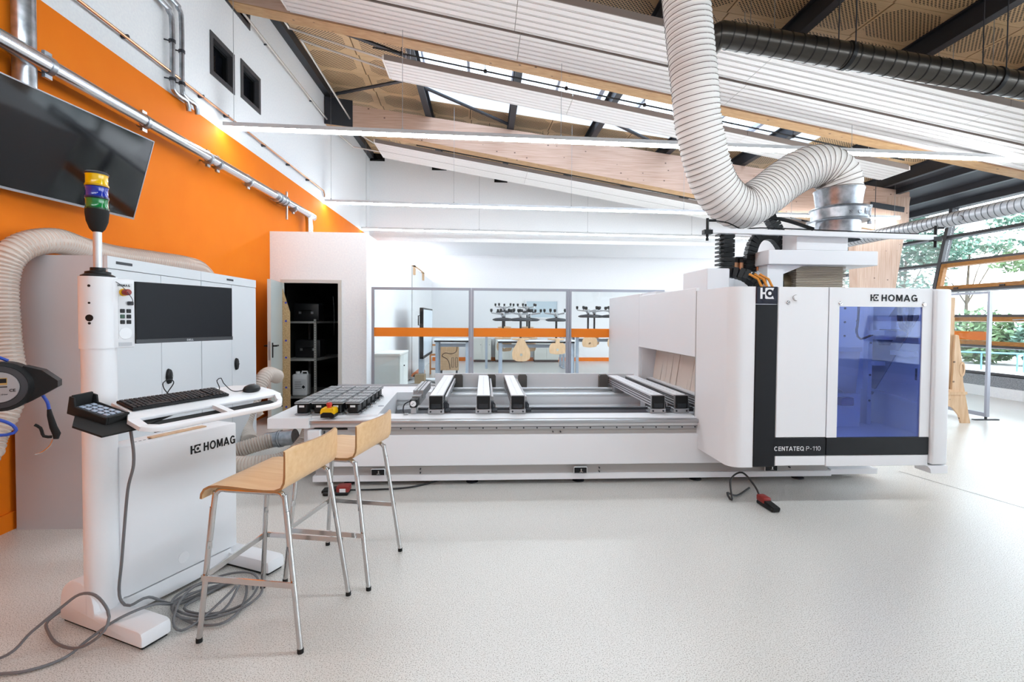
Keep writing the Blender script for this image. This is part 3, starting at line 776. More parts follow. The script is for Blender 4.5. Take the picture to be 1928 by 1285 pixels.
# ------------------------------------------------------------------ tall steel cabinets
def cabinet(y0, y1, label, nm, first):
    x0, x1, H_ = -3.25, -2.62, 1.92
    t = thing('tall_cabinet', label, 'cabinet', (x0, y0, 0), group='tall steel cabinets')
    ob('carcass', MB().box(x0, x1 - .022, y0, y1, .0, H_), M_lockers, t, True)
    ob('crown', MB().box(x1 - .022, x1, y0, y1, H_ - .085, H_), M_locker, t, True)
    ob('badge', MB().box(x1, x1 + .002, (y0 + .08 if first else y0 + .45), (y0 + .24 if first else y0 + .58), H_ - .05, H_ - .03), M_dark, t, True)
    ym = (y0 + y1) / 2
    for k, (a, b) in enumerate(((y0 + .004, ym - .003), (ym + .003, y1 - .004))):
        d = ob('door', RB(x1 - .02, x1, a, b, .05, H_ - .09, r=.003, seg=1), M_locker, t, True)
        if k == 1:
            yy, zz = a + .075, 1.0
            h = ob('handle', MB().lathe([(.001, 0), (.045, .002), (.04, .02), (.02, .026)], (0, 0, 0), 18, 'x').xf(Matrix.Translation((x1, yy, zz)) @ Matrix.Diagonal((1, .78, 1.45, 1))), M_black, d, True, label='black oval swing handle')
            ob('lock', MB().cyl((x1 + .02, yy + .01, zz), (x1 + .031, yy + .01, zz), .007, 8), M_chrome, d, True)
    return t
c1 = cabinet(3.57, 4.698, 'light grey tall steel cabinet nearer the camera with its side panel showing', 0, True)
c2 = cabinet(4.702, 5.79, 'light grey tall steel cabinet farther back beside the open door', 1, False)
ob('lock_plate', MB().box(-2.622, -2.617, 3.575, 3.6, 1.7, 1.78), M_copper, c1, True)

# ------------------------------------------------------------------ translucent hose over the cabinets
t = thing('extraction_hose', 'translucent ribbed hose hanging over the side of the nearer cabinet', 'hose', (-3.1, 3.4, 0))
hp = [(-3.08, 3.1, .62), (-3.08, 3.22, .75), (-3.06, 3.32, 1.0), (-3.12, 3.36, 1.4), (-3.14, 3.38, 1.75), (-3.1, 3.45, 1.94), (-3.05, 3.66, 2.03), (-3.1, 4.0, 2.015), (-3.16, 4.4, 2.015), (-3.12, 4.8, 2.025), (-3.05, 5.2, 2.025), (-3.12, 5.6, 2.0), (-3.18, 5.95, 1.8), (-3.15, 6.1, 1.2), (-3.0, 6.2, .6), (-2.8, 6.2, .25)]
hp = [(-3.25, 2.6, .62)] + hp
ob('hose_wall', corrugated(hp, .086, .026, .004, 20), M_hoseclear, t, True, 60)
ob('wire_helix', helix(hp, .09, .026, .0022, 3, 12), mat('hose_wire', 'BFA08E', .4, .4), t, True)
# loose coil on the floor behind the machine table
t = thing('extraction_hose', 'translucent ribbed hose looped on the floor with a steel coupling', 'hose', (-2.3, 5.2, 0))
hp2 = [(-2.72, 6.1, .55), (-2.62, 5.9, .3), (-2.5, 5.62, .16), (-2.32, 5.45, .1)]
ob('hose_wall', corrugated([(-2.6, 6.3, .75), (-2.62, 6.05, .8), (-2.66, 5.85, .6), (-2.68, 5.62, .3), (-2.55, 5.46, .15)], .085, .03, .004, 18), M_hoseclear, t, True, 60)
lp = [(-2.22, 5.27, .2), (-2.4, 5.2, .16), (-2.6, 5.1, .1), (-2.62, 4.92, .09), (-2.45, 4.8, .09), (-2.2, 4.78, .09), (-1.95, 4.9, .1), (-1.83, 5.1, .22), (-1.85, 5.32, .36), (-2.0, 5.5, .4)]
ob('hose_loop', corrugated(lp, .075, .026, .004, 18), M_hoseclear, t, True, 60)
lp2 = [(-2.0, 5.5, .42), (-1.9, 5.7, .34), (-1.68, 5.75, .22), (-1.58, 5.6, .14), (-1.7, 5.38, .1), (-1.95, 5.3, .09)]
ob('hose_tail', corrugated(lp2, .075, .026, .004, 18), M_hoseclear, t, True, 60)
mb = MB().cyl((-2.28, 5.29, .19), (-1.98, 5.25, .24), .082, 20)
cp = ob('coupling', mb, M_galv, t, True, label='galvanised steel coupling')
for k in (.42, .5): 
    p = Vector((-2.28, 5.29, .19)).lerp(Vector((-1.98, 5.25, .24)), k); d = Vector((.3, -.04, .05)).normalized() * .008
    ob('bead', MB().cyl(p - d, p + d, .09, 20), M_galv, cp, True)
for nm, pp in (('wire_helix', [(-2.6, 6.3, .75), (-2.62, 6.05, .8), (-2.66, 5.85, .6), (-2.68, 5.62, .3), (-2.55, 5.46, .15)]), ('wire_helix', lp), ('wire_helix', lp2)):
    ob(nm, helix(pp, .079 if pp is not None else .08, .026, .0022, 3, 12), mat('hose_wire'), t, True)

# ------------------------------------------------------------------ hose reel with blow gun
t = thing('hose_reel', 'round black compressed-air hose reel with a blue hose and blow gun', 'hose reel', (-2.6, 2.8, 1.1))
c = Vector((-2.6, 2.8, 1.115)); R_ = .195
fw = Vector((.45, -.893, 0)).normalized(); rt = Vector((.893, .45, 0)); up = Vector((0, 0, 1))
def FR(mb): 
    m = Matrix.Identity(4)
    for i in range(3): m[i][0] = rt[i] * .68; m[i][1] = -fw[i] * .68; m[i][2] = up[i] * .68; m[i][3] = c[i]
    return mb.xf(m)
ob('drum', FR(MB().lathe([(.12, -.1), (.17, -.095), (R_, -.06), (R_, .06), (.17, .1), (.1, .1)], n=36, axis='y')), M_black, t, True)
ob('face_ring', FR(MB().lathe([(.125, -.105), (.165, -.1), (.165, -.094)], n=36, axis='y', caps=False)), mat('smoke_plastic', '3B3B40', .3), t, True)
fp = ob('label_plate', FR(MB().lathe([(.001, -.112), (.118, -.111), (.12, -.1)], n=36, axis='y')), mat('grey_label', 'A9A9AD', .5), t, True, label='grey round rating label')
ob('label_mark', FR(MB().box(-.005, .05, -.114, -.112, .02, .075)), mat('gold_mark', 'C9A860', .4), fp, True)
ob('label_print', FR(MB().box(-.002, .046, -.1155, -.114, .035, .07).box(.0, .05, -.114, -.112, .0, .008)), M_black, fp, True)
for s_, x_, z_ in (('CE', .06, -.035),):
    ob('label_text', FR(on_plane(text_mb(s_, .03, .0008, .02), (x_, -.113, z_), (1, 0, 0), (0, 0, 1))), M_black, fp, True)
ob('label_text', FR(on_plane(text_mb('15 m  10 bar', .016, .0006, .0), (-.03, -.113, -.06), (1, 0, 0), (0, 0, 1))), M_black, fp, True)
ob('outlet_arm', FR(MB().prism([(.13, .16), (.24, .12), (.335, .03), (.335, -.02), (.26, -.07), (.15, -.14), (.1, -.13), (.1, .12)], -.06, .06, 'y')), M_black, t, True)
ob('wall_arm', FR(MB().box(-.95, -.1, .0, .05, -.03, .03)), M_dark, t, True)
FG = lambda mb: FR(mb.xf(Matrix.Translation((-.08, 0, -.06))))
g = FG(MB().tube(smoothpath([(.31, -.01, -.03), (.335, 0, -.09), (.345, 0, -.15)], .02), .012, 10)); ob('hose', g, M_blue, t, True)
ob('hose_loop', FR(MB().tube(smoothpath([(-.3, .02, .28), (-.1, .02, .255), (.02, .02, .2)], .02), .012, 10).tube(smoothpath([(-.35, .0, -.05), (-.1, -.1, -.2), (.06, -.13, -.28), (.1, -.13, -.34), (.05, -.13, -.37), (-.12, -.12, -.36), (-.35, -.1, -.33)], .02), .012, 10)), M_blue, t, True)
gun = ob('blow_gun', FG(MB().tube([(.345, 0, -.15), (.35, 0, -.2), (.37, 0, -.3), (.39, 0, -.36), (.385, 0, -.4)], [.014, .02, .026, .028, .018], 12).tube(smoothpath([(.36, 0, -.38), (.31, 0, -.37), (.29, 0, -.3), (.255, 0, -.27)], .02), [.012] * len(smoothpath([(.36, 0, -.38), (.31, 0, -.37), (.29, 0, -.3), (.255, 0, -.27)], .02)), 8)), M_rubber, t, True, label='black trigger blow gun')
ob('nozzle', FG(MB().tube(smoothpath([(.365, 0, -.4), (.35, 0, -.45), (.3, 0, -.5), (.255, 0, -.515)], .02), .006, 8)), M_chrome, gun, True)
# ------------------------------------------------------------------ white storage cubicle with an open door
CX0, CX1, CY, CH = -3.296, -1.83, 7.75, 2.82
dx0, dx1, dh = -3.08, -2.26, 2.03
mb = MB()
mb.box(CX0, dx0, CY, CY + .1, 0, CH).box(dx1, CX1, CY, CY + .1, 0, CH).box(dx0, dx1, CY, CY + .1, dh, CH)
mb.box(CX1 - .1, CX1, CY + .1, 17.3, 0, CH).box(CX0, CX1 - .1, CY + .1, 17.3, CH - .08, CH)
cub = struct(ob('wall_cubicle', mb, M_wall), 'white storage cubicle built against the orange wall')
M_unlit = mat('unlit_black', '141414', .95)  # black colour stands in for the unlit inside of the cubicle
ob('unlit_sheets', MB().box(CX0 + .005, CX1 - .105, 9.9, 9.95, 0, CH - .09).box(CX1 - .115, CX1 - .105, CY + .11, 9.9, 0, CH - .09).box(CX0 + .005, CX0 + .015, CY + .11, 9.9, 0, CH - .09).box(CX0 + .015, CX1 - .115, CY + .11, 9.9, CH - .1, CH - .09).box(CX0 + .02, CX1 - .12, CY + .12, 9.88, .001, .006).box(dx1 + .01, CX1 - .12, CY + .101, CY + .108, 0, CH - .1).box(dx0, dx1, CY + .101, CY + .108, dh, CH - .1), M_unlit, cub, label='black sheets painted for the unlit cubicle interior')
fr = MB().box(dx0 - .05, dx0, CY - .025, CY + .1, 0, dh + .05).box(dx1, dx1 + .05, CY - .025, CY + .1, 0, dh + .05).box(dx0, dx1, CY - .025, CY + .1, dh, dh + .05)
ob('door_frame', fr, mat('door_frame_paint', 'CDC8C2', .5), cub)
ob('seam', B(CX1 + .0, CX1 + .003, 12.55, 12.6, 0, CH), M_gap, cub)
dl = sroot('door_1', 'grey-green steel door standing open against the orange wall', (dx0, CY, 0))
A = Vector((dx0 - .01, CY - .02, 0)); Bv = Vector((-2.945, 6.95, 0)); d = (Bv - A).normalized(); nn = Vector((-d.y, d.x, 0))
def onleaf(s0, s1, t0, t1, z0, z1):
    mb = MB(); vs = [A + d * s + nn * t + Vector((0, 0, z)) for z in (z0, z1) for (s, t) in ((s0, t0), (s1, t0), (s1, t1), (s0, t1))]
    return mb.add(vs, [(0, 3, 2, 1), (4, 5, 6, 7), (0, 1, 5, 4), (1, 2, 6, 5), (2, 3, 7, 6), (3, 0, 4, 7)])
Ld = (Bv - A).length
ob('door_leaf', onleaf(0, Ld, -.045, 0, .01, dh - .005), mat('door_leaf_paint', 'C6CCC9', .35), dl, True)
ob('door_edge', onleaf(Ld, Ld + .004, -.045, 0, .01, dh - .005), mat('door_edge_paint', 'D6D2CC', .5), dl, True)
for sgn in (.0, -.045):
    o_ = .05 if sgn == 0 else -.05
    h = ob('handle', onleaf(Ld - .09, Ld - .05, min(sgn, sgn + o_ * .2), max(sgn, sgn + o_ * .2), .93, 1.14), M_black, dl, True)
    ob('lever', onleaf(Ld - .2, Ld - .06, sgn + o_ - .01, sgn + o_ + .01, 1.085, 1.105).join(onleaf(Ld - .08, Ld - .06, min(sgn, sgn + o_), max(sgn, sgn + o_), 1.085, 1.105)), M_black, h, True)
ob('lock_plate', onleaf(Ld + .004, Ld + .006, -.034, -.01, .9, 1.16), M_alu, dl, True)
t = thing('chipboard_strip', 'tall chipboard offcut with blue dowel plugs leaning inside the doorway', 'board', (-3.02, 7.72, 0))
ob('board', MB().prism([(-3.075, .0), (-2.968, .0), (-2.968, 1.58), (-3.075, 1.93)], 7.66, 7.685, 'y'), M_chip, t, True)
for z in (.12, .42, .88, 1.14, 1.44, 1.72):
    ob('plug', MB().cyl((-3.022, 7.66, z), (-3.022, 7.655, z), .016, 10), mat('blue_plug', '3A3FA8', .5), t, True)
# rack in the cubicle
t = thing('metal_rack', 'slotted metal shelving rack inside the dark cubicle', 'shelf', (-3.0, 8.3, 0))
M_rack = mat('rack_grey', 'A2A09C', .5, .3)
for (x, y) in ((-2.765, 8.2), (-2.62, 9.3), (-3.24, 8.2), (-3.24, 9.3)):
    p = ob('post', MB().box(x - .018, x + .018, y - .018, y + .018, 0, 1.47), M_rack, t, True)
    if x > -3:
        mb = MB()
        for k in range(34): mb.box(x - .005, x + .005, y - .0185, y - .0182, .1 + k * .04, .118 + k * .04)
        ob('slots', mb, M_gap, p, True)
for z in (.16, .78, 1.4): ob('shelf_board', MB().prism([(-3.25, 8.2), (-2.76, 8.2), (-2.62, 9.3), (-3.25, 9.3)], z, z + .035, 'z'), M_rack, t, True)
for i, (x, y, z, w, h, lb) in enumerate(((-3.0, 8.6, 1.436, .42, .3, 'black tool case on the top shelf of the rack'), (-2.98, 8.6, .816, .42, .3, 'black tool case on the middle shelf of the rack'))):
    t = thing('tool_case', lb, 'case', (x, y, z), group='tool cases on the rack')
    ob('case_body', RB(-w / 2, w / 2, -.15, .15, 0, h, r=.02), mat('case_black', '1E1E20', .4), t)
    ob('latch', MB().box(-.12, -.08, -.16, -.15, .12, .16).box(.08, .12, -.16, -.15, .12, .16), M_alu, t)
    ob('handle', MB().tube([(-.08, -.15, h * .6), (-.08, -.19, h * .6), (.08, -.19, h * .6), (.08, -.15, h * .6)], .01, 6), M_black, t)
t = thing('canister', 'white plastic canister with hazard label on the lowest shelf', 'canister', (-3.03, 8.32, .197))
ob('body', RB(-.13, .115, -.09, .12, 0, .36, r=.03, seg=3), mat('canister_plastic', 'E4E4E6', .4), t)
ob('cap', MB().cyl((-.06, 0, .36), (-.06, 0, .4), .035, 14), M_white, t)
ob('handle', MB().tube([(-.0, 0, .35), (.01, 0, .4), (.09, 0, .4), (.1, 0, .35)], .014, 8), M_white, t)
lbp = ob('label', MB().box(-.1, .1, -.0915, -.09, .09, .28), mat('label_paper', 'D8D8DA', .6), t)
mb = MB()
for k in range(4): mb.box(-.08, .02 + .01 * (k % 2), -.093, -.0915, .23 - k * .035, .236 - k * .035)
mb.add([(.06, -.093, .12), (.09, -.093, .15), (.06, -.093, .18), (.03, -.093, .15)], [(0, 1, 2, 3)]); ob('print', mb, M_black, lbp)
t = thing('grease_gun', 'thin chrome hose fitting hanging in the dark doorway', 'hose', (-2.56, 8.5, 1.0))
ob('hose', MB().tube(smoothpath([(-2.57, 8.5, 1.85), (-2.555, 8.5, 1.65), (-2.55, 8.5, 1.4)], .04), .008, 8), M_steel, t, True)
ob('tip', MB().cyl((-2.55, 8.5, 1.4), (-2.55, 8.5, 1.2), .016, 8), M_chrome, t, True)
ob('hook', MB().tube([(-2.57, 8.5, 1.85), (-2.57, 8.7, 1.9), (-2.57, 9.895, 1.9)], .006, 6), M_steel, t, True)

# ------------------------------------------------------------------ glass partitions with orange strip
def partition(label, L, loc, rz, h=1.97, group='glass partitions'):
    t = thing('glass_partition', label, 'partition', loc, rz, group)
    w = .036
    ob('post', MB().box(0, w, -.025, .025, .05, h), M_greyframe, t); ob('post', MB().box(L - w, L, -.025, .025, .05, h), M_greyframe, t)
    ob('top_rail', MB().box(w, L - w, -.025, .025, h - .038, h), M_greyframe, t)
    ob('bottom_rail', MB().box(w, L - w, -.025, .025, .05, .11), M_greyframe, t)
    ob('glass', MB().box(w, L - w, -.004, .004, .11, h - .038), M_glass, t)
    ob('orange_strip', MB().box(w, L - w, -.009, -.0045, 1.215, 1.352), M_orange2, t, label='orange visibility strip')
    for x in (.03, L - .03): ob('foot', RB(x - .03, x + .03, -.2, .2, 0, .012, r=.003, seg=1).box(x - .012, x + .012, -.012, .012, .012, .05), M_dark, t)
partition('left glass partition with orange strip behind the console rails', 1.515, (-1.715, 7.6, 0), 0)
partition('middle glass partition with orange strip in front of the upturned chairs', 1.515, (-.195, 7.6, 0), 0)
partition('right glass partition with orange strip partly hidden by the machine hood', 1.515, (1.33, 7.6, 0), 0)
partition('free-standing glass partition with orange strip near the slanted windows', 1.6, (7.68, 6.99, 0), radians(90), group='glass partition by the windows')

# ------------------------------------------------------------------ things behind the partitions
t = thing('storage_cabinet', 'low white cabinet standing behind the left glass partition', 'cabinet', (-1.6, 8.1, 0))
ob('carcass', B(-1.8, -1.4, 8.12, 9.0, .04, .88), mat('cabinet_offwhite', 'E0E2DF', .5), t, True)
ob('top', B(-1.81, -1.37, 8.1, 9.02, .88, .91), mat('cabinet_top', 'EAEBE8', .5), t, True)
for a, b in ((8.13, 8.45), (8.47, 8.99)): ob('door', B(-1.4, -1.38, a, b, .06, .87), mat('cabinet_offwhite'), t, True)
ob('knob', MB().cyl((-1.38, 8.52, .68), (-1.36, 8.52, .68), .012, 8), M_dark, t, True)
ob('plinth', B(-1.79, -1.42, 8.14, 8.98, 0, .04), M_gap, t, True)
# mobile display
t = thing('mobile_display', 'large display on a wheeled stand seen edge-on', 'display', (-1.3, 11, 0))
ob('casing', B(-1.32, -1.245, 10.15, 11.95, .655, 1.715), M_black, t, True)
ob('screen', B(-1.245, -1.243, 10.2, 11.9, .72, 1.68), mat('whiteboard_screen', 'D8E4EE', .25), t, True)
ob('column', B(-1.44, -1.34, 10.9, 11.15, .1, 1.2), M_desk, t, True)
ob('rear_box', B(-1.4, -1.32, 10.75, 11.35, .9, 1.25), M_dark, t, True)
ob('handle', MB().tube([(-1.33, 10.4, 1.55), (-1.38, 10.4, 1.55), (-1.38, 10.4, 1.35), (-1.33, 10.4, 1.35)], .012, 6), M_black, t, True)
for (dy, dx) in ((-.45, .45), (.45, .45), (-.45, -.3), (.45, -.3)):
    l_ = ob('base_leg', MB().beam((-1.39, 11.02, .12), (-1.39 + dx, 11.02 + dy, .1), .06, .05), M_alu, t, True)
    ob('caster', MB().cyl((-1.39 + dx, 11.0 + dy, .045), (-1.39 + dx, 11.04 + dy, .045), .045, 12), M_black, l_, True)
ob('cable_box', MB().box(-1.45, -1.25, 10.35, 10.65, .12, .3), mat('brown_box', '8A7354', .7), t, True)
t = thing('rolled_mat', 'orange roll lying behind the wheeled display', 'roll', (-1.55, 12, 0))
ob('roll', MB().cyl((-1.62, 11.7, .11), (-1.62, 12.8, .11), .1, 16), mat('roll_orange', 'D97B4A', .6), t, True)
ob('core', MB().cyl((-1.62, 11.69, .11), (-1.62, 11.7, .11), .05, 12), M_black, t, True)
# wooden template board on a trestle
t = thing('template_board', 'plywood template board with curved groove and two slots', 'board', (-.93, 13, 0))
ob('board', B(-1.17, -.66, 13, 13.03, .12, .82), M_shell, t, True)
for x in (-1.12, -.71): ob('foot', B(x - .02, x + .02, 12.9, 13.13, 0, .12), M_dark, t, True)
gm = mat('burnt_groove', '3A2413', .7)
ob('groove', MB().tube(smoothpath([(-.7, 12.998, .8), (-.73, 12.998, .62), (-.86, 12.998, .56), (-1.02, 12.998, .58), (-1.1, 12.998, .5), (-.97, 12.998, .42), (-.91, 12.998, .3), (-.89, 12.998, .15)], .02), .009, 6), gm, t, True)
for x in (-.82, -.72):
    ob('slot', MB().box(x - .03, x - .02, 12.994, 13, .2, .46).box(x + .02, x + .03, 12.994, 13, .2, .46).box(x - .03, x + .03, 12.994, 13, .45, .46).box(x - .03, x + .03, 12.994, 13, .2, .21), gm, t, True)
t = thing('trestle', 'light wooden trestle beside the template board', 'trestle', (-1.3, 13.2, 0))
wm = mat('trestle_wood', 'C98A55', .6)
for x in (-1.42, -1.2): ob('leg', B(x - .02, x + .02, 13.1, 13.14, 0, .8), wm, t, True)
for z in (.5, .12, .76): ob('crossbar', B(-1.4, -1.22, 13.105, 13.135, z, z + .05), wm, t, True)
# adjustable tables
def table(x0, x1, y0, y1, z, label):
    t = thing('work_table', label, 'table', ((x0 + x1) / 2, (y0 + y1) / 2, 0), group='height-adjustable work tables')
    ob('tabletop', B(x0, x1, y0, y1, z - .03, z), M_white, t, True); ob('edge_frame', B(x0 + .02, x1 - .02, y0 + .02, y1 - .02, z - .07, z - .031), M_black, t, True)
    for x in (x0 + .08, x1 - .08):
        for y in (y0 + .1, y1 - .1):
            l_ = ob('leg', B(x - .035, x + .035, y - .035, y + .035, .03, z - .07), M_desk, t, True)
        ob('foot', RB(x - .04, x + .04, y0 + .02, y1 - .02, 0, .03, r=.01, seg=1), M_desk, t, True)
    ob('crossbar', B(x0 + .1, x1 - .1, (y0 + y1) / 2 - .02, (y0 + y1) / 2 + .02, z - .2, z - .12), M_desk, t, True)
table(-1.2, -.32, 11.7, 12.4, 1.0, 'short height-adjustable table behind the template board')
table(.32, 2.16, 11.4, 12.2, 1.0, 'height-adjustable table carrying the pear-shaped chair shell')
table(.0, 2.5, 14.6, 15.4, 1.22, 'farthest and highest adjustable table with upturned chairs')
table(2.35, 4.3, 12.5, 13.3, 1.1, 'height-adjustable table at the right behind the machine hood')
# chair seen upside-down on a table
def ringplate(outline, c, r, y0, y1, n=28):
    # plate in the XZ plane with a round hole; outline(angle) gives the radius from c
    mb = MB(); vs = []
    for y in (y0, y1):
        for k in range(n):
            a = 2 * pi * k / n; R = outline(a); vs.append((c[0] + R * cos(a), y, c[1] + R * sin(a)))
        for k in range(n):
            a = 2 * pi * k / n; vs.append((c[0] + r * cos(a), y, c[1] + r * sin(a)))
    fs = []
    for k in range(n):
        j = (k + 1) % n
        fs += [(k, j, n + j, n + k), (2 * n + k, 3 * n + k, 3 * n + j, 2 * n + j), (k, 2 * n + k, 2 * n + j, j), (n + k, n + j, 3 * n + j, 3 * n + k)]
    return mb.add(vs, fs)
def poly_radius(P, c):
    def f(a):
        dx, dy = cos(a), sin(a); best = .01
        for (p, q) in zip(P, P[1:] + P[:1]):
            ex, ey = q[0] - p[0], q[1] - p[1]; den = dx * ey - dy * ex
            if abs(den) < 1e-9: continue
            px, py = p[0] - c[0], p[1] - c[1]
            t_ = (px * ey - py * ex) / den; u_ = (px * dy - py * dx) / den
            if t_ > 0 and -1e-6 <= u_ <= 1 + 1e-6: best = max(best, t_)
        return best
    return f
PEAR = [(-.1, 0), (.1, 0), (.12, -.1), (.19, -.2), (.215, -.3), (.2, -.44), (.1, -.49), (-.1, -.49), (-.2, -.44), (-.215, -.3), (-.19, -.2), (-.12, -.1)]
WIDE = [(-.15, -.06), (.15, -.06), (.19, -.14), (.2, -.24), (.17, -.31), (0, -.33), (-.17, -.31), (-.2, -.24), (-.19, -.14)]
def chair(kind, label):
    t = thing('swivel_chair', label, 'chair', (0, 0, 0), 0, 'chairs turned upside-down on the tables')
    bw = MB()
    P = PEAR if kind else WIDE; c = (0, -.34) if kind else (0, -.22)
    ob('backrest', ringplate(poly_radius(P, c), c, .032, -.09, -.075), M_shell, t)
    ob('back_support', MB().box(-.05, .05, -.088, -.06, -.12, .03), M_shell, t)
    ob('seat', MB().lathe([(.18, .002), (.21, .012), (.2, .035), (.1, .045)], (0, .15, 0), 24), M_shell, t)
    ob('column', MB().cyl((0, .15, .045), (0, .15, .62), .026, 12), M_black, t)
    ob('foot_ring', MB().lathe([(.04, .44), (.2, .44), (.26, .465), (.26, .485), (.2, .51), (.04, .53)], (0, .15, 0), 24), M_dark, t)
    bs = ob('star_base', MB().lathe([(.05, .55), (.06, .6), (.04, .66)], (0, .15, 0), 14), M_alu, t)
    for k in range(5):
        a = 2 * pi * k / 5 + .3; e = (.29 * cos(a), .15 + .29 * sin(a), .64)
        ob('arm', MB().beam((0, .15, .6), e, .035, .03), M_alu, bs)
        ob('caster', MB().cyl((e[0], e[1], .65), (e[0], e[1], .68), .012, 8).lathe([(.01, -.03), (.036, -.024), (.036, .024), (.01, .03)], (e[0], e[1], .705), 12, 'x'), M_black, bs)
    return t
ca = chair(1, 'upturned swivel chair whose pear-shaped back hangs over the table edge'); ca.location = (.87, 11.4, 1.0)
cb = chair(0, 'upturned swivel chair with holed back, alone at the right end of the table'); cb.location = (1.72, 11.4, 1.0)
for (x, y, z, rz, src, lb) in ((.62, 14.6, 1.22, 0, cb, 'upturned swivel chair leftmost on the farthest table'), (1.32, 14.6, 1.22, .1, cb, 'upturned swivel chair with holed back in the middle of the farthest table'),
                            (1.12, 12.2, 1.0, pi, cb, 'upturned swivel chair on the rear side of the pear-shaped chair table'), (.5, 12.2, 1.0, pi - .2, cb, 'upturned swivel chair at the rear left corner of the pear-shaped chair table'),
                            (2.72, 12.5, 1.1, 0, cb, 'upturned swivel chair with holed back at the left end of the right table'), (3.35, 12.5, 1.1, .2, cb, 'upturned swivel chair beside the edge of the machine hood'), (3.0, 13.3, 1.1, pi, cb, 'upturned swivel chair on the rear side of the right table')):
    dup(src, (x, y, z), rz, lb)
# back wall furniture
t = thing('wall_board', 'pale blue-grey notice board on the back wall behind the chairs', 'board', (2, 17.25, 1.6))
ob('panel', B(1.5, 2.6, 17.26, 17.29, 1.55, 2.12), mat('board_blue', 'C6D6E0', .5), t, True)
ob('frame', MB().box(1.45, 2.65, 17.24, 17.295, 2.12, 2.17).box(1.45, 2.65, 17.24, 17.295, 1.5, 1.55).box(1.45, 1.5, 17.24, 17.295, 1.55, 2.12).box(2.6, 2.65, 17.24, 17.295, 1.55, 2.12), M_white, t, True)
for i, (a, b, lb) in enumerate(((-.35, .25, 'low white cupboard leftmost along the back wall'), (.4, 1.35, 'low white cupboard in the middle of the back wall with shelves'), (1.75, 2.6, 'low white cupboard under the notice board'))):
    t = thing('low_cupboard', lb, 'cupboard', ((a + b) / 2, 17, 0), group='low cupboards along the back wall')
    ob('carcass', B(a, b, 16.8, 17.26, .08, .8), mat('cupboard_white', 'DFE0DA', .5), t, True)
    ob('plinth', B(a + .01, b - .01, 16.82, 17.26, 0, .08), mat('brown_plinth', '4A3430', .6), t, True)
    m_ = (a + b) / 2
    for p, q in ((a + .01, m_ - .005), (m_ + .005, b - .01)):
        dd = ob('door', B(p, q, 16.78, 16.8, .1, .78), mat('cupboard_white'), t, True)
        ob('knob', MB().cyl((q - .05, 16.78, .6), (q - .05, 16.765, .6), .012, 8), M_dark, dd, True)
# clamps on the cubicle top edge
t = thing('wood_clip', 'pair of small wooden hooks over the cubicle edge', 'clip', (-1.83, 12.6, 2.6))
for y in (12.75, 14.6): ob('hook', MB().box(-1.83, -1.78, y, y + .14, 2.62, 2.86).box(-1.95, -1.78, y, y + .14, 2.82, 2.86), M_pine, t, True)
ob('rod', MB().beam((-1.8, 12.8, 2.85), (-1.8, 14.7, 2.85), .03, .03), M_pine, t, True)

# ------------------------------------------------------------------ wooden easel board by the windows
t = thing('easel_board', 'wooden easel stand with a cork pin board beside the machine', 'easel', (6.8, 6.85, 0))
ob('cork_panel', B(6.35, 6.86, 6.86, 6.88, .62, 1.78), M_cork, t, True)
mb = MB().box(6.86, 6.95, 6.84, 6.9, .5, 1.86).box(6.25, 6.35, 6.84, 6.9, .5, 1.86).box(6.35, 6.86, 6.84, 6.9, 1.78, 1.86).box(6.35, 6.86, 6.84, 6.9, .52, .62)
ob('frame', mb, M_pine, t, True)
P = [(6.93, 1.31), (6.98, 1.3), (7.0, 1.2), (7.05, .86), (7.07, .62), (7.2, .0), (7.06, .0), (7.02, .12), (6.92, .23), (6.75, .29), (6.2, .3), (6.2, .5), (6.9, .5)]
ob('side_leg', MB().prism(P, 6.8, 6.83, 'y'), M_pine, t, True)
hd = MB(); N = 20
for k in range(N):
    a0, a1 = 2 * pi * k / N, 2 * pi * (k + 1) / N
    vs = [(7.05 + rx * cos(a), y, .8 + rz_ * sin(a)) for y in (6.795, 6.835) for a in (a0, a1) for (rx, rz_) in ((.045, .11), (.022, .075))]
    hd.add(vs, [(0, 2, 3, 1), (4, 5, 7, 6), (0, 4, 6, 2), (1, 3, 7, 5)])
ob('handle_ring', hd, M_pine, t, True)
ob('ledge', B(6.2, 7.1, 6.76, 6.84, .43, .47), M_pine, t, True)
for x in (6.3,): ob('rear_foot', MB().prism([(6.2, .3), (6.4, .3), (6.3, 0), (6.2, 0)], 6.8, 6.83, 'y'), M_pine, t, True)

# ------------------------------------------------------------------ outside
gnd = struct(ob('ground', B(10.6, 70, -40, 80, -.2, -.06), noise_col(mat('pale_paving', 'C9CBCC', .9), 'BFC1C2', 'D3D4D4', 3)), 'pale paved ground outside the windows')
M_leaf = noise_col(mat('leaf_green', '5C7A56', .7), '46684E', '86A474', 2.5, lo=.3, hi=.7)
M_leaf2 = noise_col(mat('leaf_teal', '527468', .7), '3E6258', '7A9C88', 2.5, lo=.3, hi=.7)
M_bark = noise_col(mat('bark', '6A5A4C', .9), '54463A', '7D6C5C', 8)
def leaves(rng, blobs, n, size):
    mb = MB()
    for i in range(n):
        c, r = rng.choice(blobs)
        v = Vector((rng.gauss(0, 1), rng.gauss(0, 1), rng.gauss(0, .8))).normalized() * (rng.random() ** .45)
        p = Vector(c) + Vector((v.x * r[0], v.y * r[1], v.z * r[2]))
        a = Vector((rng.uniform(-1, 1), rng.uniform(-1, 1), rng.uniform(-.6, .6))).normalized(); b = a.cross(Vector((rng.uniform(-1, 1), rng.uniform(-1, 1), 1))).normalized()
        s = size * rng.uniform(.6, 1.3)
        mb.add([p - a * s, p - b * s * .45, p + a * s, p + b * s * .45], [(0, 1, 2, 3)])
    return mb
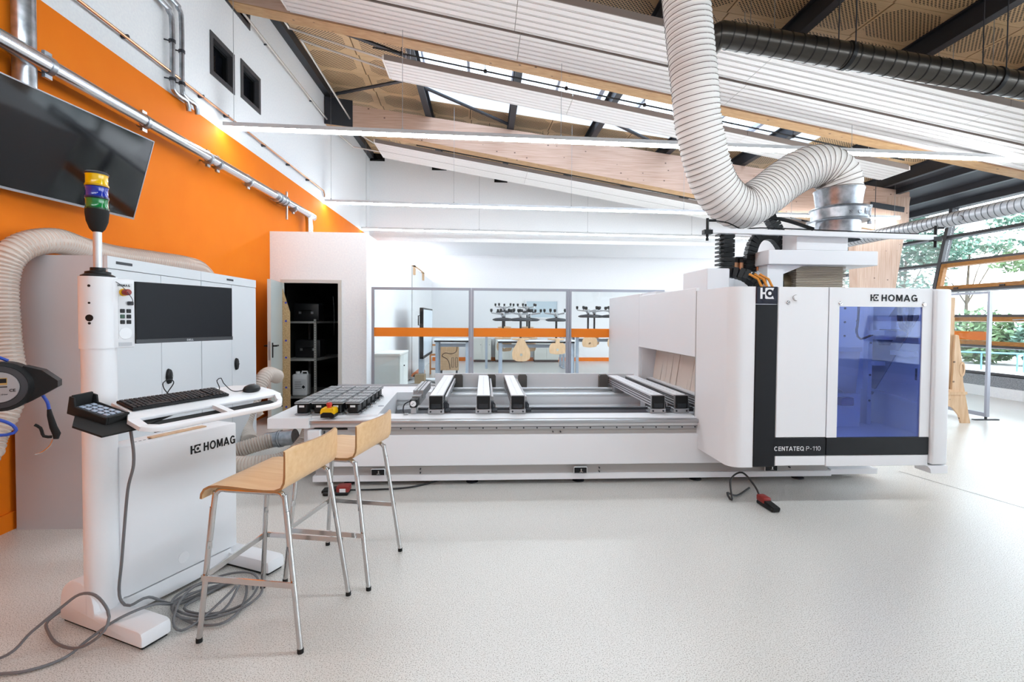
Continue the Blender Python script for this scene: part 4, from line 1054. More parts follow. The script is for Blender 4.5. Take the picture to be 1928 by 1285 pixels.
def tree(label, x, y, h, blobs, n, size, m, trunk=.14, seed=1):
    rng = random.Random(seed)
    t = thing('tree', label, 'tree', (x, y, -.06), group='trees outside the windows')
    ob('trunk', MB().tube([(0, 0, 0), (.05, .05, h * .4), (.1, 0, h * .75)], [trunk, trunk * .7, trunk * .3], 8), M_bark, t)
    mb = MB()
    for c, r in blobs: mb.tube([(.05, .04, h * .35), (c[0] * .5, c[1] * .5, (h * .4 + c[2]) / 2), c], [trunk * .4, trunk * .25, trunk * .08], 5)
    ob('branches', mb, M_bark, t)
    f_ = ob('foliage', leaves(rng, blobs, n, size), m, t, smooth=None); f_['kind'] = 'stuff'
tree('teal-leaved tree seen between the glulam column and the window post', 17.5, 19.5, 6, [((0, 0, 2.6), (1.6, 1.6, 1.3)), ((-1.0, .8, 3.8), (1.3, 1.3, .9)), ((.8, -.5, 4.6), (1.4, 1.4, .9)), ((-.3, .2, 5.8), (1.2, 1.2, .8))], 5200, .13, M_leaf2, .12, 3)
tree('sparse tree with a long leafy branch right of the window post', 20.0, 19.2, 6.5, [((-1.2, .4, 4.1), (1.5, 1.0, .45)), ((.4, -.4, 4.6), (1.2, 1.0, .4)), ((1.2, -1.0, 5.6), (1.2, 1.2, .5))], 1500, .12, M_leaf2, .08, 5)
tree('light green tree at the right edge beyond the casement windows', 21.5, 16.6, 6, [((0, 0, 3.0), (1.4, 1.4, .8)), ((-.6, .9, 3.9), (1.3, 1.3, .5)), ((.6, -.6, 2.3), (1.6, 1.4, .8))], 2600, .13, M_leaf, .12, 9)
for i, (x, y, r, h) in enumerate(((16.6, 20.5, 1.3, 2.3), (17.6, 18.8, 1.2, 2.2), (18.6, 17.2, 1.2, 1.9), (19.4, 15.4, 1.2, 1.7), (16.0, 22.4, 1.2, 2.2), (20.3, 13.6, 1.2, 1.7))):
    rng = random.Random(40 + i)
    t = thing('hedge_bush', ['rounded green bush outside, left of the free-standing partition', 'green bush outside behind the free-standing partition glass', 'green bush outside right of the partition post', 'green bush outside at the right edge of the photo', 'green bush outside hidden mostly by the machine', 'green bush outside beyond the right edge of the photo'][i], 'bush', (x, y, -.06), group='bushes outside the windows')
    ob('stem', MB().tube([(0, 0, 0), (0, 0, h * .7)], [.05, .02], 6), M_bark, t)
    f_ = ob('foliage', leaves(rng, [((0, 0, h * .55), (r, r, h * .55)), ((.5, .3, h * .4), (r * .8, r * .8, h * .4))], 3600, .14), (M_leaf, M_leaf2)[i % 2], t, smooth=None); f_['kind'] = 'stuff'
t = thing('bike_rack', 'light blue tubular bicycle rack outside below the wooden casements', 'bicycle rack', (15.2, 15.6, -.06))
M_lb = mat('light_blue_tube', '5E8EA0', .5)
for k in range(0, 9, 2):
    x = 14.3 + k * .3; y = 16.4 - k * .28
    ob('hoop', MB().tube([(x, y, -.06), (x, y, .5), (x + .12, y + .3, .5), (x + .12, y + .3, -.06)], .025, 6), M_lb, t, True)
ob('rail', MB().tube([(14.3, 16.4, .52), (16.7, 14.16, .52)], .03, 6), M_lb, t, True)
# ------------------------------------------------------------------ the machining centre
mc = thing('machining_centre', 'large white woodworking machining centre with a rail bed and a hood with blue window', 'machine', (.8, 5.2, 0))
def mp(name, mb, m=None, parent=None, label=None, smooth=35): return ob(name, mb, m or M_machine, parent or mc, True, smooth, label)
bx0, bx1, by = -1.525, 3.27, 4.38
# bed, layer by layer as the front shows it
mp('plinth', B(bx0 + .02, bx1, by, 6.4, .042, .092))
mp('plinth_recess', B(bx0 + .04, bx1 - .02, by + .025, 6.38, .092, .178), M_machine_g)
mp('front_panel', RB(bx0, bx1, by - .012, by + .3, .178, .455, r=.006, seg=1))
mp('bed_body', B(bx0 + .01, bx1, by + .012, by + .28, .455, .502), M_machine_g)
st = mp('slot_strip', B(-1.2, 1.99, by + .002, by + .2, .502, .526), M_alu)
mb = MB()
for k in range(26): mb.cyl((-1.1 + k * .122, by + .003, .514), (-1.1 + k * .122, by - .002, .514), .007, 8)
mp('bolt_row', mb, M_dark, st)
mp('dark_slot', B(-1.2, 1.99, by - .004, by + .1, .524, .53), M_gap)
mp('rail_lower', B(-1.55, 1.99, by - .012, by + .2, .53, .556), M_aluw)
rl = mp('front_rail', RB(-1.557, 1.99, by - .03, by + .26, .556, .59, r=.008), M_alu, label='brushed front rail of the bed')
mp('rail_cover', B(-1.0, 1.99, by + .02, by + .25, .59, .598), M_machine)
mp('bed_rear', B(bx0, 3.2, 5.85, 6.38, .178, .56)); mp('bed_floor', B(bx0 + .02, 3.2, by + .25, 5.86, .178, .36))
mp('bed_end', B(bx0, bx0 + .5, by + .26, 5.86, .178, .58))
mp('rear_rail', RB(-1.0, 2.6, 5.86, 6.2, .56, .59, r=.006), M_aluw)
mp('rear_ledge', B(-1.0, 2.4, 5.7, 5.86, .44, .47), M_aluw)
mp('rear_plate', B(-.62, 1.98, 6.3, 6.33, .56, .79))
mp('front_shaft', MB().cyl((-.62, 4.69, .632), (2.2, 4.69, .632), .013, 12), M_dark)
mp('rear_shaft', MB().cyl((-.62, 6.08, .622), (2.2, 6.08, .622), .02, 12), M_alu)
for x in (-.93, .883, 2.672):
    s_ = mp('socket_cover', RB(x - .062, x + .062, by - .022, by - .008, .1, .16, r=.006, seg=1), M_aluw)
    mp('socket_hole', RB(x - .056, x + .056, by - .026, by - .02, .105, .155, r=.002, seg=1), M_black, s_)
    mp('bolt', MB().cyl((x + .005, by - .028, .12), (x + .005, by - .028, .145), .006, 6).cyl((x - .01, by - .028, .118), (x + .02, by - .028, .118), .005, 6), M_chrome, s_)
for x in (-1.2, -.1, .885, 2.0, 3.0): mp('levelling_foot', MB().lathe([(.055, 0), (.055, .008), (.02, .014), (.015, .045)], (x, 4.47, 0), 16), M_dark)
for x in (-1.2, .885, 3.0): mp('levelling_foot', MB().lathe([(.055, 0), (.055, .008), (.02, .014), (.015, .045)], (x, 6.2, 0), 16), M_dark)
mb = MB()
for (x, z) in ((.63, .478), (.7, .478), (-.56, .15), (-.56, .115), (1.06, .145), (1.06, .11), (2.86, .13)): mb.cyl((x, by + .012, z), (x, by - .0135, z), .006, 6)
mp('screw_dots', mb, M_dark)
# left table
tb = mp('side_table', MB().prism([(-1.87, 4.33), (-1.52, 4.33), (-1.52, 4.42), (-.96, 4.5), (-1.02, 5.82), (-.62, 5.84), (-.62, 6.34), (-1.87, 6.34)], .53, .62, 'z'), label='white side table at the left end of the bed')
mp('table_edge', B(-1.55, -.96, 4.36, 4.5, .585, .6), M_machine)
mp('table_bracket', MB().prism([(4.5, .53), (6.1, .53), (6.1, .35), (5.0, .2), (4.5, .3)], -1.62, -1.53, 'x'))
mp('table_rim', MB().box(-1.86, -.62, 6.34, 6.36, .56, .645), M_alu)
mp('table_cutout', MB().cyl((-1.02, 4.92, .619), (-1.02, 4.92, .622), .03, 16), M_greyframe)
jb = mp('junction_box', RB(-1.53, -1.42, 4.32, 4.37, .43, .515, r=.006, seg=1))
mp('box_lug', MB().box(-1.4, -1.39, 4.35, 4.37, .47, .5), M_dark, jb)
# consoles (support bars) across the bed
def bar(x, y0=4.62, y1=6.26, first=False, w=.125):
    b_ = mp('console_bar', MB().box(x - w / 2, x + w / 2, y0, y1, .665, .765), M_aluw, label='aluminium console bar across the bed')
    tp = mp('bar_top', MB().box(x - w / 2 + .004, x + w / 2 - .004, y0 + .01, y1, .765, .772), M_machine, b_)
    mb = MB()
    for k in range(16): mb.cyl((x, y0 + .1 + k * .09, .772), (x, y0 + .1 + k * .09, .7728), .006, 8)
    mp('hole_row', mb, M_greyframe, b_)
    mb = MB()
    for z in (.685, .71, .735, .75): mb.box(x + w / 2, x + w / 2 + .003, y0 + .02, y1, z - .004, z + .004).box(x - w / 2 - .003, x - w / 2, y0 + .02, y1, z - .004, z + .004)
    mp('side_groove', mb, M_dark, b_)
    mp('end_cap', RB(x - .062, x + .062, y0 - .03, y0 + .002, .648, .768, r=.006, seg=1), M_black, b_, 'black end cap')
    mp('cap_label', MB().box(x - .042, x + .042, y0 - .034, y0 - .03, .655, .695), mat('cap_grey', '20242A', .4), b_)
    mp('end_frame', MB().box(x - .066, x - .0625, y0 - .02, y0 + .005, .63, .77).box(x + .0625, x + .066, y0 - .02, y0 + .005, .63, .77).box(x - .07, x + .07, y0 - .02, y0 + .005, .768, .774), M_alu, b_)
    fp_ = mp('base_plate', RB(x - .075, x + .075, y0 - .025, y0 + .12, .6, .645, r=.004, seg=1), M_alu, b_)
    mp('bolt', MB().cyl((x - .05, y0 - .024, .622), (x - .05, y0 - .03, .622), .009, 8).cyl((x + .05, y0 - .024, .622), (x + .05, y0 - .03, .622), .009, 8), M_dark, b_)
    mp('carriage', MB().box(x - .06, x + .06, 4.8, 4.95, .598, .665), M_alu, b_); mp('carriage', MB().box(x - .06, x + .06, 5.95, 6.15, .59, .665), M_alu, b_)
    mp('side_valve', MB().box(x + .07, x + .1, y0 + .05, y0 + .15, .6, .7).cyl((x + .085, y0 + .02, .625), (x + .13, y0 + .02, .625), .016, 10).tube(smoothpath([(x + .08, y0 + .1, .7), (x + .11, y0 + .08, .67), (x + .1, y0 + .06, .6)], .02), .006, 6), M_dark, b_)
    mp('side_rail', MB().beam((x + .085, y0 + .1, .72), (x + .085, y1 - .1, .72), .02, .05), M_alu, b_)
for x in (-.445, 0, .325, 1.68, 1.91, 2.13): bar(x)
for x in (-.32, .1, .5, 1.55): mp('rear_stop', MB().prism([(x - .055, .58), (x + .055, .58), (x + .055, .765), (x + .04, .785), (x - .04, .785), (x - .055, .765)], 6.22, 6.29, 'y'), mat('stop_grey', '5E5A56', .6))
# pressure regulator
rg = mp('pressure_regulator', RB(-.69, -.62, 4.6, 4.75, .66, .735, r=.006, seg=1), M_black)
mp('gauge', MB().cyl((-.655, 4.6, .7), (-.655, 4.585, .7), .028, 20), M_white, rg)
mp('gauge_ring', MB().lathe([(.028, 4.584), (.034, 4.582), (.034, 4.6)], (-.655, 0, .7), 20, 'y', False), M_black, rg)
mp('needle', MB().beam((-.67, 4.583, .688), (-.648, 4.583, .706), .004, .003), M_dark, rg)
mp('valve_block', RB(-.68, -.63, 4.61, 4.68, .6, .66, r=.004, seg=1), M_alu, rg)
mp('cylinder_profile', MB().box(-.69, -.61, 4.75, 5.2, .66, .745).box(-.7, -.6, 4.9, 5.6, .7, .78), M_alu, rg)
mp('profile_groove', MB().box(-.67, -.66, 4.72, 5.6, .7805, .782).box(-.64, -.63, 4.72, 5.6, .7805, .782), M_dark, rg)
mp('air_tube', MB().tube(smoothpath([(-.69, 4.64, .715), (-.74, 4.62, .69), (-.75, 4.6, .63), (-.73, 4.58, .6)], .02), .006, 6), M_dark, rg)
mp('profile_foot', MB().box(-.74, -.7, 4.56, 4.6, .6, .61), M_alu, rg)
# inner fittings
mb = MB()
for x in (.62, 1.22, 1.3, 1.38): mb.box(x - .02, x + .02, 4.95, 5.0, .36, .44)
mp('terminal_blocks', mb, M_black)

# ---- gantry and hood
hx0, hx1, hy = 1.97, 3.786, 3.78
hz0, hz1 = .318, 1.77
P = [(1.97, 4.44), (1.97, 3.88)] + [(2.07 - .1 * cos(a), 3.88 - .1 * sin(a)) for a in [radians(90 * k / 6) for k in range(1, 7)]] + [(2.16, 3.78), (2.16, 3.81), (2.07, 3.81)] + [(2.07 - .07 * sin(a), 3.88 - .07 * cos(a)) for a in [radians(90 * k / 6) for k in range(1, 6)]] + [(2.0, 3.88), (2.0, 4.44)]
mp('hood_corner', MB().prism(P, hz0, hz1, 'z'))
mp('hood_side_seam', B(1.968, 1.9695, 4.43, 4.44, .4, hz1), M_machine_g)
mp('gantry_side_upper', RB(1.965, 2.0, 4.445, 6.1, 1.155, 1.8, r=.004, seg=1)); mp('gantry_side_rear', RB(1.965, 2.0, 6.1, 7.58, .6, 1.83, r=.004, seg=1))
mp('opening_jamb', B(2.0, 2.5, 6.08, 6.1, .62, 1.16)); mp('opening_head', B(2.0, 2.3, 4.45, 6.1, 1.15, 1.17))
mp('gantry_rear_wall', B(1.98, 3.78, 7.55, 7.58, .1, 1.83)); mp('hood_right_wall', B(3.72, 3.78, 3.85, 7.58, .32, 1.76))
mp('gantry_top', B(2.0, 3.78, 5.6, 7.58, 1.78, 1.83)); mp('hood_base', B(2.05, 3.72, 3.82, 4.34, hz0, .36))
mp('gantry_skirt', B(3.28, 3.74, 4.4, 5.2, .05, .1)); mp('gantry_foot', B(3.3, 3.72, 4.5, 6.9, .1, .34))
# strip curtain
rng = random.Random(4)
strip = mesh_from('curtain_strip', B(-.002, .002, -.03, .03, -.57, 0), None); strip.materials.append(M_strip)
for k in range(37):
    y = 4.47 + k * .043
    ob('curtain_strip', strip, None, mc, loc=(2.19 - mc.location.x + rng.uniform(-.006, .006), y - mc.location.y, 1.165), rot=(rng.uniform(-.02, .02), rng.uniform(.13, .17), rng.uniform(-.06, .06) + .1))
mp('brush_rail', MB().beam((2.12, 4.5, .66), (2.12, 6.1, .66), .04, .03), M_black)
# front: stripe, doors, window
mp('stripe', RB(2.162, 2.34, hy - .006, hy + .03, hz0 + .005, 1.628, r=.004, seg=1), M_black_band, label='black vertical stripe')
pq = mp('emblem_plate', RB(2.162, 2.34, hy - .007, hy + .03, 1.632, hz1, r=.004, seg=1), mat('navy_gloss', '161A2C', .15), label='dark plate with a white emblem')
mp('emblem', on_plane(emblem_mb(.088, .001), (2.193, hy - .0085, 1.672), (1, 0, 0), (0, 0, 1)), M_white, pq)
d1 = mp('service_door', RB(2.344, 2.764, hy - .004, hy + .03, .558, hz1, r=.005, seg=1))
b1 = mp('door_band', RB(2.33, 2.764, hy - .006, hy + .03, .411, .555, r=.003, seg=1), M_black_band, d1)
mp('lettering', on_plane(stroke_text('CENTATEQ', .246, .035, .0006, .17), (2.334, hy - .008, .452), (1, 0, 0), (0, 0, 1)), M_white, d1)
mp('lettering', on_plane(stroke_text('P-110', .12, .035, .0006, .1), (2.6, hy - .008, .452), (1, 0, 0), (0, 0, 1)), M_white, d1)
mp('door_bottom', RB(2.344, 2.764, hy - .004, hy + .03, .33, .408, r=.004, seg=1), M_machine, d1)
mp('button_ring', MB().lathe([(.021, hy - .0045), (.025, hy - .006), (.025, hy - .0035)], (2.487, 0, 1.683), 20, 'y', False), M_machine_g, d1); mp('round_button', MB().cyl((2.487, hy - .004, 1.683), (2.487, hy - .02, 1.683), .021, 20), M_white, d1)
def screw(x, z, par): 
    mp('lock_screw', MB().lathe([(.013, hy - .012), (.016, hy - .008), (.016, hy - .003)], (x, 0, z), 14, 'y'), M_chrome, par); mp('screw_slot', MB().beam((x - .008, hy - .0125, z - .006), (x + .008, hy - .0125, z + .006), .003, .002), M_dark, par)
screw(2.427, 1.645, d1)
wx0, wx1, wz0, wz1 = 2.855, 3.56, .556, 1.617
mb = MB().box(2.77, wx0, hy - .004, hy + .03, .556, hz1).box(wx1, 3.642, hy - .004, hy + .03, .556, hz1).box(wx0, wx1, hy - .004, hy + .03, wz1, hz1)
d2 = mp('window_door', mb)
mp('blue_window', B(wx0, wx1, hy + .004, hy + .012, wz0, wz1), M_glassblue, d2, 'blue tinted safety window')
b2 = mp('door_band', RB(2.77, 3.642, hy - .006, hy + .03, .411, .553, r=.003, seg=1), M_black_band, d2)
mp('door_bottom', RB(2.77, 3.642, hy - .004, hy + .03, .32, .408, r=.004, seg=1), M_machine, d2)
mp('emblem', on_plane(emblem_mb(.054, .0008), (3.113, hy - .006, 1.663), (1, 0, 0), (0, 0, 1)), M_black_band, d2)
mp('lettering', on_plane(stroke_text('HOMAG', .304, .054, .0006), (3.206, hy - .006, 1.662), (1, 0, 0), (0, 0, 1)), M_black_band, d2)
screw(2.862, 1.642, d2); screw(3.57, 1.638, d2)
mp('end_pillar', RB(3.648, 3.786, hy - .03, hy + .12, .33, 1.765, r=.018, seg=3)); mp('pillar_foot', MB().prism([(3.61, .325), (3.786, .325), (3.786, .262), (3.645, .262), (3.635, .3)], hy - .032, hy + .12, 'y'))
# hood interior seen through the window
mp('inner_back', B(3.55, 3.72, 4.62, 4.66, .54, 1.76)); mp('inner_panel', B(2.1, 3.57, 4.4, 4.43, .86, 1.76)); mp('inner_floor', B(2.1, 3.72, 3.83, 4.86, .5, .54)); mp('inner_post', B(3.57, 3.61, 4.34, 4.42, .54, 1.76))
mp('slanted_sheet', MB().prism([(3.83, 1.76), (4.1, 1.76), (4.6, 1.15), (4.6, .8), (4.45, .8)], 3.705, 3.715, 'x'), M_machine_g)
mp('inner_beam', B(3.6, 3.72, 4.3, 4.6, 1.09, 1.13)); mp('inner_shelf', MB().beam((3.7, 4.55, .86), (3.7, 3.9, .8), .06, .02))
mp('lower_panel', B(3.2, 3.57, 4.42, 4.44, .54, .86)); mp('side_bracket', B(3.66, 3.72, 3.95, 4.2, 1.2, 1.24), M_aluw); mp('door_latch', B(3.68, 3.72, 3.9, 3.96, 1.0, 1.1), M_black)
mp('spindle_head', MB().box(3.43, 3.63, 4.0, 4.2, 1.38, 1.42).lathe([(.08, 1.34), (.08, 1.379)], (3.52, 4.1, 0), 20), M_aluw)
mp('spindle_nose', MB().lathe([(.04, 1.29), (.06, 1.34)], (3.52, 4.1, 0), 20), M_dark); mp('sensor_box', B(3.53, 3.65, 4.05, 4.2, 1.43, 1.54), M_machine)
mp('suction_hose', MB().tube(smoothpath([(3.56, 3.98, 1.74), (3.545, 3.98, 1.55), (3.58, 3.98, 1.44), (3.63, 3.98, 1.46), (3.66, 3.98, 1.74)], .03), .02, 12), M_rubber)
mp('cable', MB().tube(smoothpath([(3.36, 4.2, 1.75), (3.35, 4.2, 1.5), (3.34, 4.2, 1.4), (3.38, 4.2, 1.34), (3.47, 4.15, 1.39)], .03), .009, 8), M_rubber)
mp('chip_apron', MB().prism([(3.2, .92), (3.42, .78), (3.46, 1.22), (3.2, 1.24)], 4.3, 4.32, 'y'), M_strip); mp('apron_bar', B(3.15, 3.47, 4.29, 4.33, 1.22, 1.26), M_aluw)
mp('blue_box', RB(3.2, 3.32, 4.18, 4.24, .74, .81, r=.006, seg=1), mat('blue_case', '20348C', .4)); mp('box_stand', B(3.16, 3.42, 4.24, 4.27, .54, .84), M_machine)
mb = MB()
for (x, y, z) in ((3.38, 4.4, 1.62), (3.38, 4.4, 1.49), (3.38, 4.4, 1.36), (3.5, 4.4, 1.5), (3.5, 4.4, 1.2), (3.59, 4.34, 1.3), (3.59, 4.34, 1.0), (3.59, 4.34, .76), (3.52, 4.41, .7)): mb.cyl((x, y + .002, z), (x, y - .006, z), .01, 8)
mp('inner_bolts', mb, M_dark)
# ---- equipment above the hood
mp('top_box', RB(2.07, 2.29, 4.45, 5.0, 1.775, 1.985, r=.008, seg=1))
mp('crane_slab', RB(2.72, 3.82, 4.55, 5.45, 2.04, 2.18, r=.006, seg=1)); mp('crane_leg', B(2.74, 2.9, 4.6, 4.75, 1.76, 2.04)); mp('crane_leg_rear', B(2.74, 2.88, 5.02, 5.4, 1.76, 2.14))
mp('crane_gusset', MB().prism([(2.9, 2.04), (3.12, 2.04), (2.9, 1.95)], 4.62, 4.66, 'y'), M_machine)
mp('top_cover', RB(3.0, 3.52, 4.56, 5.3, 2.18, 2.365, r=.006, seg=1)); mb = MB()
for x in (3.05, 3.26, 3.47): mb.cyl((x, 4.562, 2.34), (x, 4.555, 2.34), .01, 8)
mp('cover_screws', mb, M_dark)
mb = MB()
for k in range(15):
    z = 1.8 + k * .0165; mb.rbox(3.08, 3.6, 4.68, 5.2, z, z + .009, r=.004, seg=1); mb.box(3.1, 3.58, 4.7, 5.18, z + .009, z + .0165)
mp('bellows', mb, mat('bellows_beige', 'C2B6A6', .6), label='beige folded dust bellows')
mp('motor', RB(2.72, 2.98, 4.7, 4.95, 1.77, 1.9, r=.01, seg=1), M_black); mp('motor_ring', MB().tube([(2.9 + .05 * cos(a), 4.68, 1.97 + .05 * sin(a)) for a in [2 * pi * k / 16 for k in range(16)]], .009, 6, closed=True), M_black)
mp('grey_block', MB().lathe([(.1, 2.98), (.1, 3.1)], (0, 4.85, 1.88), 16, 'x'), mat('bronze_block', '8F8068', .45, .5))
for (x, z0, z1) in ((2.52, 1.98, 2.08), (2.58, 1.98, 2.08), (2.76, 2.0, 2.12), (2.82, 2.0, 2.13)):
    m_ = mp('hose_fitting', MB().cyl((x, 4.8, z0), (x, 4.8, z1), .028, 12), M_copper); mp('fitting_cap', MB().cyl((x, 4.8, z1), (x, 4.8, z1 + .04), .032, 12), M_black, m_)
mp('valve_body', RB(2.56, 2.66, 4.86, 4.98, 1.95, 2.15, r=.01, seg=1), M_black); mp('fitting_base', B(2.48, 2.86, 4.72, 5.0, 1.77, 1.98), M_machine)
def chain(name, pts, w, h, label):
    P = resample(smoothpath(pts, .01), .045); c_ = mp(name, MB().add([], []), M_black, label=label) if False else None
    mb = MB()
    for a, b in zip(P, P[1:]):
        d = (b - a).normalized(); mb.beam(a + d * .003, b - d * .003, w, h, (0, 1, 0))
    return mp(name, mb, M_black, label=label)
chain('cable_chain', [(2.41, 4.75, 1.99), (2.41, 4.75, 2.15), (2.41, 4.75, 2.38)], .11, .1, 'upright black cable chain')
mb = MB()
for k in range(9): mb.box(2.315, 2.36, 4.69, 4.81, 2.0 + k * .042, 2.02 + k * .042)
mp('chain_ribs', mb, M_black)
chain('cable_chain', [(2.3, 4.66, 1.95), (2.4, 4.55, 1.95), (2.5, 4.48, 1.9), (2.58, 4.42, 1.79)], .09, .12, 'black cable chain folding over the hood edge')
for k, x in enumerate((2.5, 2.55, 2.6)): mp('orange_cable', MB().tube([(x - .04, 4.42, 1.93), (x + .01, 4.36, 1.88), (x + .04, 4.34, 1.8)], .011, 8), mat('orange_cable', 'D98A20', .4))
mp('orange_cable', MB().tube(smoothpath([(2.76, 4.7, 2.03), (2.78, 4.66, 1.95), (2.72, 4.62, 1.87), (2.66, 4.6, 1.8)], .02), .014, 8), mat('copper_cable', 'B9743A', .4))
chain('cable_chain', [(2.68, 4.82, 1.84), (2.68, 4.82, 2.1), (2.72, 4.82, 2.28), (2.8, 4.82, 2.36), (2.92, 4.82, 2.36), (3.0, 4.82, 2.28), (3.04, 4.82, 2.2)], .1, .075, 'looped black cable chain')
chain('cable_chain', [(3.12, 5.05, 2.15), (3.14, 5.05, 2.35), (3.08, 5.05, 2.5), (3.0, 5.05, 2.62)], .1, .1, 'black cable chain rising behind the white hose')
mp('hydraulic_hose', MB().tube(smoothpath([(2.95, 5.0, 2.6), (3.2, 5.0, 2.55), (3.5, 5.05, 2.48)], .05), .02, 8), M_rubber)
# light barrier bar
lb_ = mp('barrier_bar', MB().beam((2.12, 4.52, 2.345), (4.36, 4.52, 2.315), .05, .045), M_machine, label='white cross bar of the safety barrier')
for (x, z) in ((2.1, 2.34), (4.37, 2.31)):
    mp('sensor', MB().box(x - .04, x + .04, 4.49, 4.55, z - .03, z + .01).cyl((x, 4.52, z - .09), (x, 4.52, z + .12), .014, 8).cyl((x - .01, 4.52, z + .1), (x + .08, 4.52, z + .1), .012, 8), M_black, lb_)
mp('sensor_cable', MB().tube(smoothpath([(2.15, 4.52, 2.44), (2.3, 4.52, 2.42), (2.45, 4.52, 2.36), (2.6, 4.5, 2.375), (3.4, 4.5, 2.36), (4.1, 4.5, 2.345), (4.2, 4.52, 2.36), (4.37, 4.52, 2.42)], .05), .006, 6), M_black, lb_)
mp('side_duct', MB().cyl((3.66, 5.05, 1.9), (3.66, 5.05, 2.36), .1, 20), M_galv)
# collar that takes the hose
cl = mp('hose_collar', MB().lathe([(.235, 2.88), (.228, 2.86), (.21, 2.72), (.205, 2.7), (.212, 2.69), (.205, 2.68), (.205, 2.35)], (3.74, 5.0, 0), 36, caps=False), M_galv, label='galvanised collar below the white hose')
mp('clamp_ring', MB().lathe([(.2, 2.69), (.275, 2.685), (.28, 2.675), (.262, 2.665), (.262, 2.565), (.28, 2.555), (.275, 2.545), (.2, 2.54)], (3.75, 5.0, 0), 36, caps=False), M_galv, cl)
for k, ch in enumerate('schuko'):
    a = radians(-104 + k * 19); R_ = .2625
    p = Vector((3.75 + R_ * cos(a), 5.0 + R_ * sin(a), 2.588))
    tm = text_mb(ch, .085, .006, .012, 1.15, 'CENTER')
    mp('embossed_letter', on_plane(tm, p, (-sin(a), cos(a), 0), (0, 0, 1)), M_galv, cl)
for a in (radians(-15), radians(20)):
    x, y = 3.75 + .29 * cos(a), 5 + .29 * sin(a); mp('clamp_bolt', MB().cyl((x, y, 2.53), (x, y, 2.7), .012, 8).cyl((x, y, 2.69), (x, y, 2.72), .022, 6).cyl((x, y, 2.52), (x, y, 2.55), .022, 6), M_galv, cl)

# ------------------------------------------------------------------ big white hose
t = thing('flexible_duct', 'thick white corrugated hose looping from the ceiling to the machine collar', 'hose', (3.7, 5, 2.8))
wp = [(1.7, 4.55, 5.75), (1.8, 4.56, 5.2), (1.89, 4.6, 4.55), (2.0, 4.64, 3.8), (2.08, 4.7, 3.38), (2.26, 4.8, 2.93), (2.45, 4.86, 2.72), (2.66, 4.92, 2.665), (2.9, 4.97, 2.79), (3.14, 5, 2.97), (3.36, 5, 3.1), (3.55, 5, 3.13), (3.69, 5, 3.06), (3.745, 5, 2.94), (3.75, 5, 2.86)]
ob('hose_wall', corrugated(wp, .212, .05, .0055, 36), M_hosewhite, t, True, 60)
ob('wire_helix', helix(wp, .2165, .05, .0034, 5, 30), mat('hose_wire_grey', '786E69', .6), t, True, label='grey wire spiral')
ob('ceiling_ring', MB().tube([(1.69, 4.55, 5.8), (1.71, 4.55, 5.68)], .235, 30), M_galv, t, True)

# ------------------------------------------------------------------ suction blocks on the side table
def pod():
    t = thing('suction_block', '', 'suction block', (0, 0, .62), 0, 'black suction blocks on the side table')
    ob('base_plate', RB(-.06, .06, -.08, .08, 0, .016, r=.006, seg=1), mat('pod_plate', '9A9CA0', .3, .6), t)
    ob('body', RB(-.045, .045, -.065, .065, .016, .1, r=.008, seg=1), M_black, t)
    ob('shoulder', RB(-.06, .06, -.07, .07, .092, .106, r=.004, seg=1), M_black, t)
    pd = ob('suction_pad', RB(-.064, .064, -.069, .069, .106, .12, r=.006, seg=2), mat('pod_pad', '6E7174', .4), t)
    ob('pad_rim', RB(-.0655, .0655, -.0705, .0705, .104, .11, r=.002, seg=1), mat('pod_rim', 'B9BBBD', .35), t)
    mb = MB()
    for i in range(3):
        for j in range(3): mb.box(-.055 + i * .038, -.025 + i * .038, -.063 + j * .045, -.03 + j * .045, .12, .1225)
    ob('pad_cells', mb, mat('pod_cell', 'B2B5B8', .35), pd)
    ob('lever', MB().beam((.05, .02, .03), (.085, -.05, .016), .014, .014), M_chrome, t)
    return t
p0 = pod(); cols = [-1.625, -1.475, -1.325, -1.175]; first = True
pm = ob('label', B(-.025, .02, -.0665, -.065, .07, .088), mat('pod_label', 'E6E6E6', .6), None)
rown = ['front row', 'second row', 'third row', 'fourth row', 'fifth row', 'back row']; coln = ['leftmost', 'second from the left', 'third from the left', 'rightmost']
for j in range(6):
    for i in range(4):
        loc = (cols[i], 4.53 + j * .18, .6205); lb = 'black suction block, %s in the %s on the side table' % (coln[i], rown[j])
        if first: p0.location = loc; p0['label'] = lb; r = p0; first = False; WM[p0] = Matrix.Translation(loc)
        else: r = dup(p0, loc, None, lb)
        if j == 0 and i < 3:
            if i == 0: pm.parent = r
            else:
                c_ = pm.copy(); COL.objects.link(c_); c_.parent = r
# (the label was copied on to the first three blocks only)
# emergency stop box
t = thing('emergency_stop', 'yellow emergency stop box with red mushroom button on the machine edge', 'switch', (-1.365, 4.4, .62))
ob('upper_shell', MB().prism([(-.05, .05), (-.05, .025), (-.03, .04), (.03, .04), (.05, .025), (.05, .05), (.042, .068), (-.042, .068)], -.05, .05, 'y'), M_yellow, t)
ob('lower_shell', MB().prism([(-.049, 0), (.049, 0), (.049, .026), (.03, .0405), (-.03, .0405), (-.049, .026)], -.049, .049, 'y'), M_black, t)
ob('button_neck', MB().cyl((0, 0, .068), (0, 0, .08), .016, 14), M_red, t); ob('button', MB().lathe([(.018, .08), (.021, .085), (.021, .1), (.017, .106), (.0, .108)], n=18), M_red, t)
t.scale = (1.18, 1.18, 1.18)
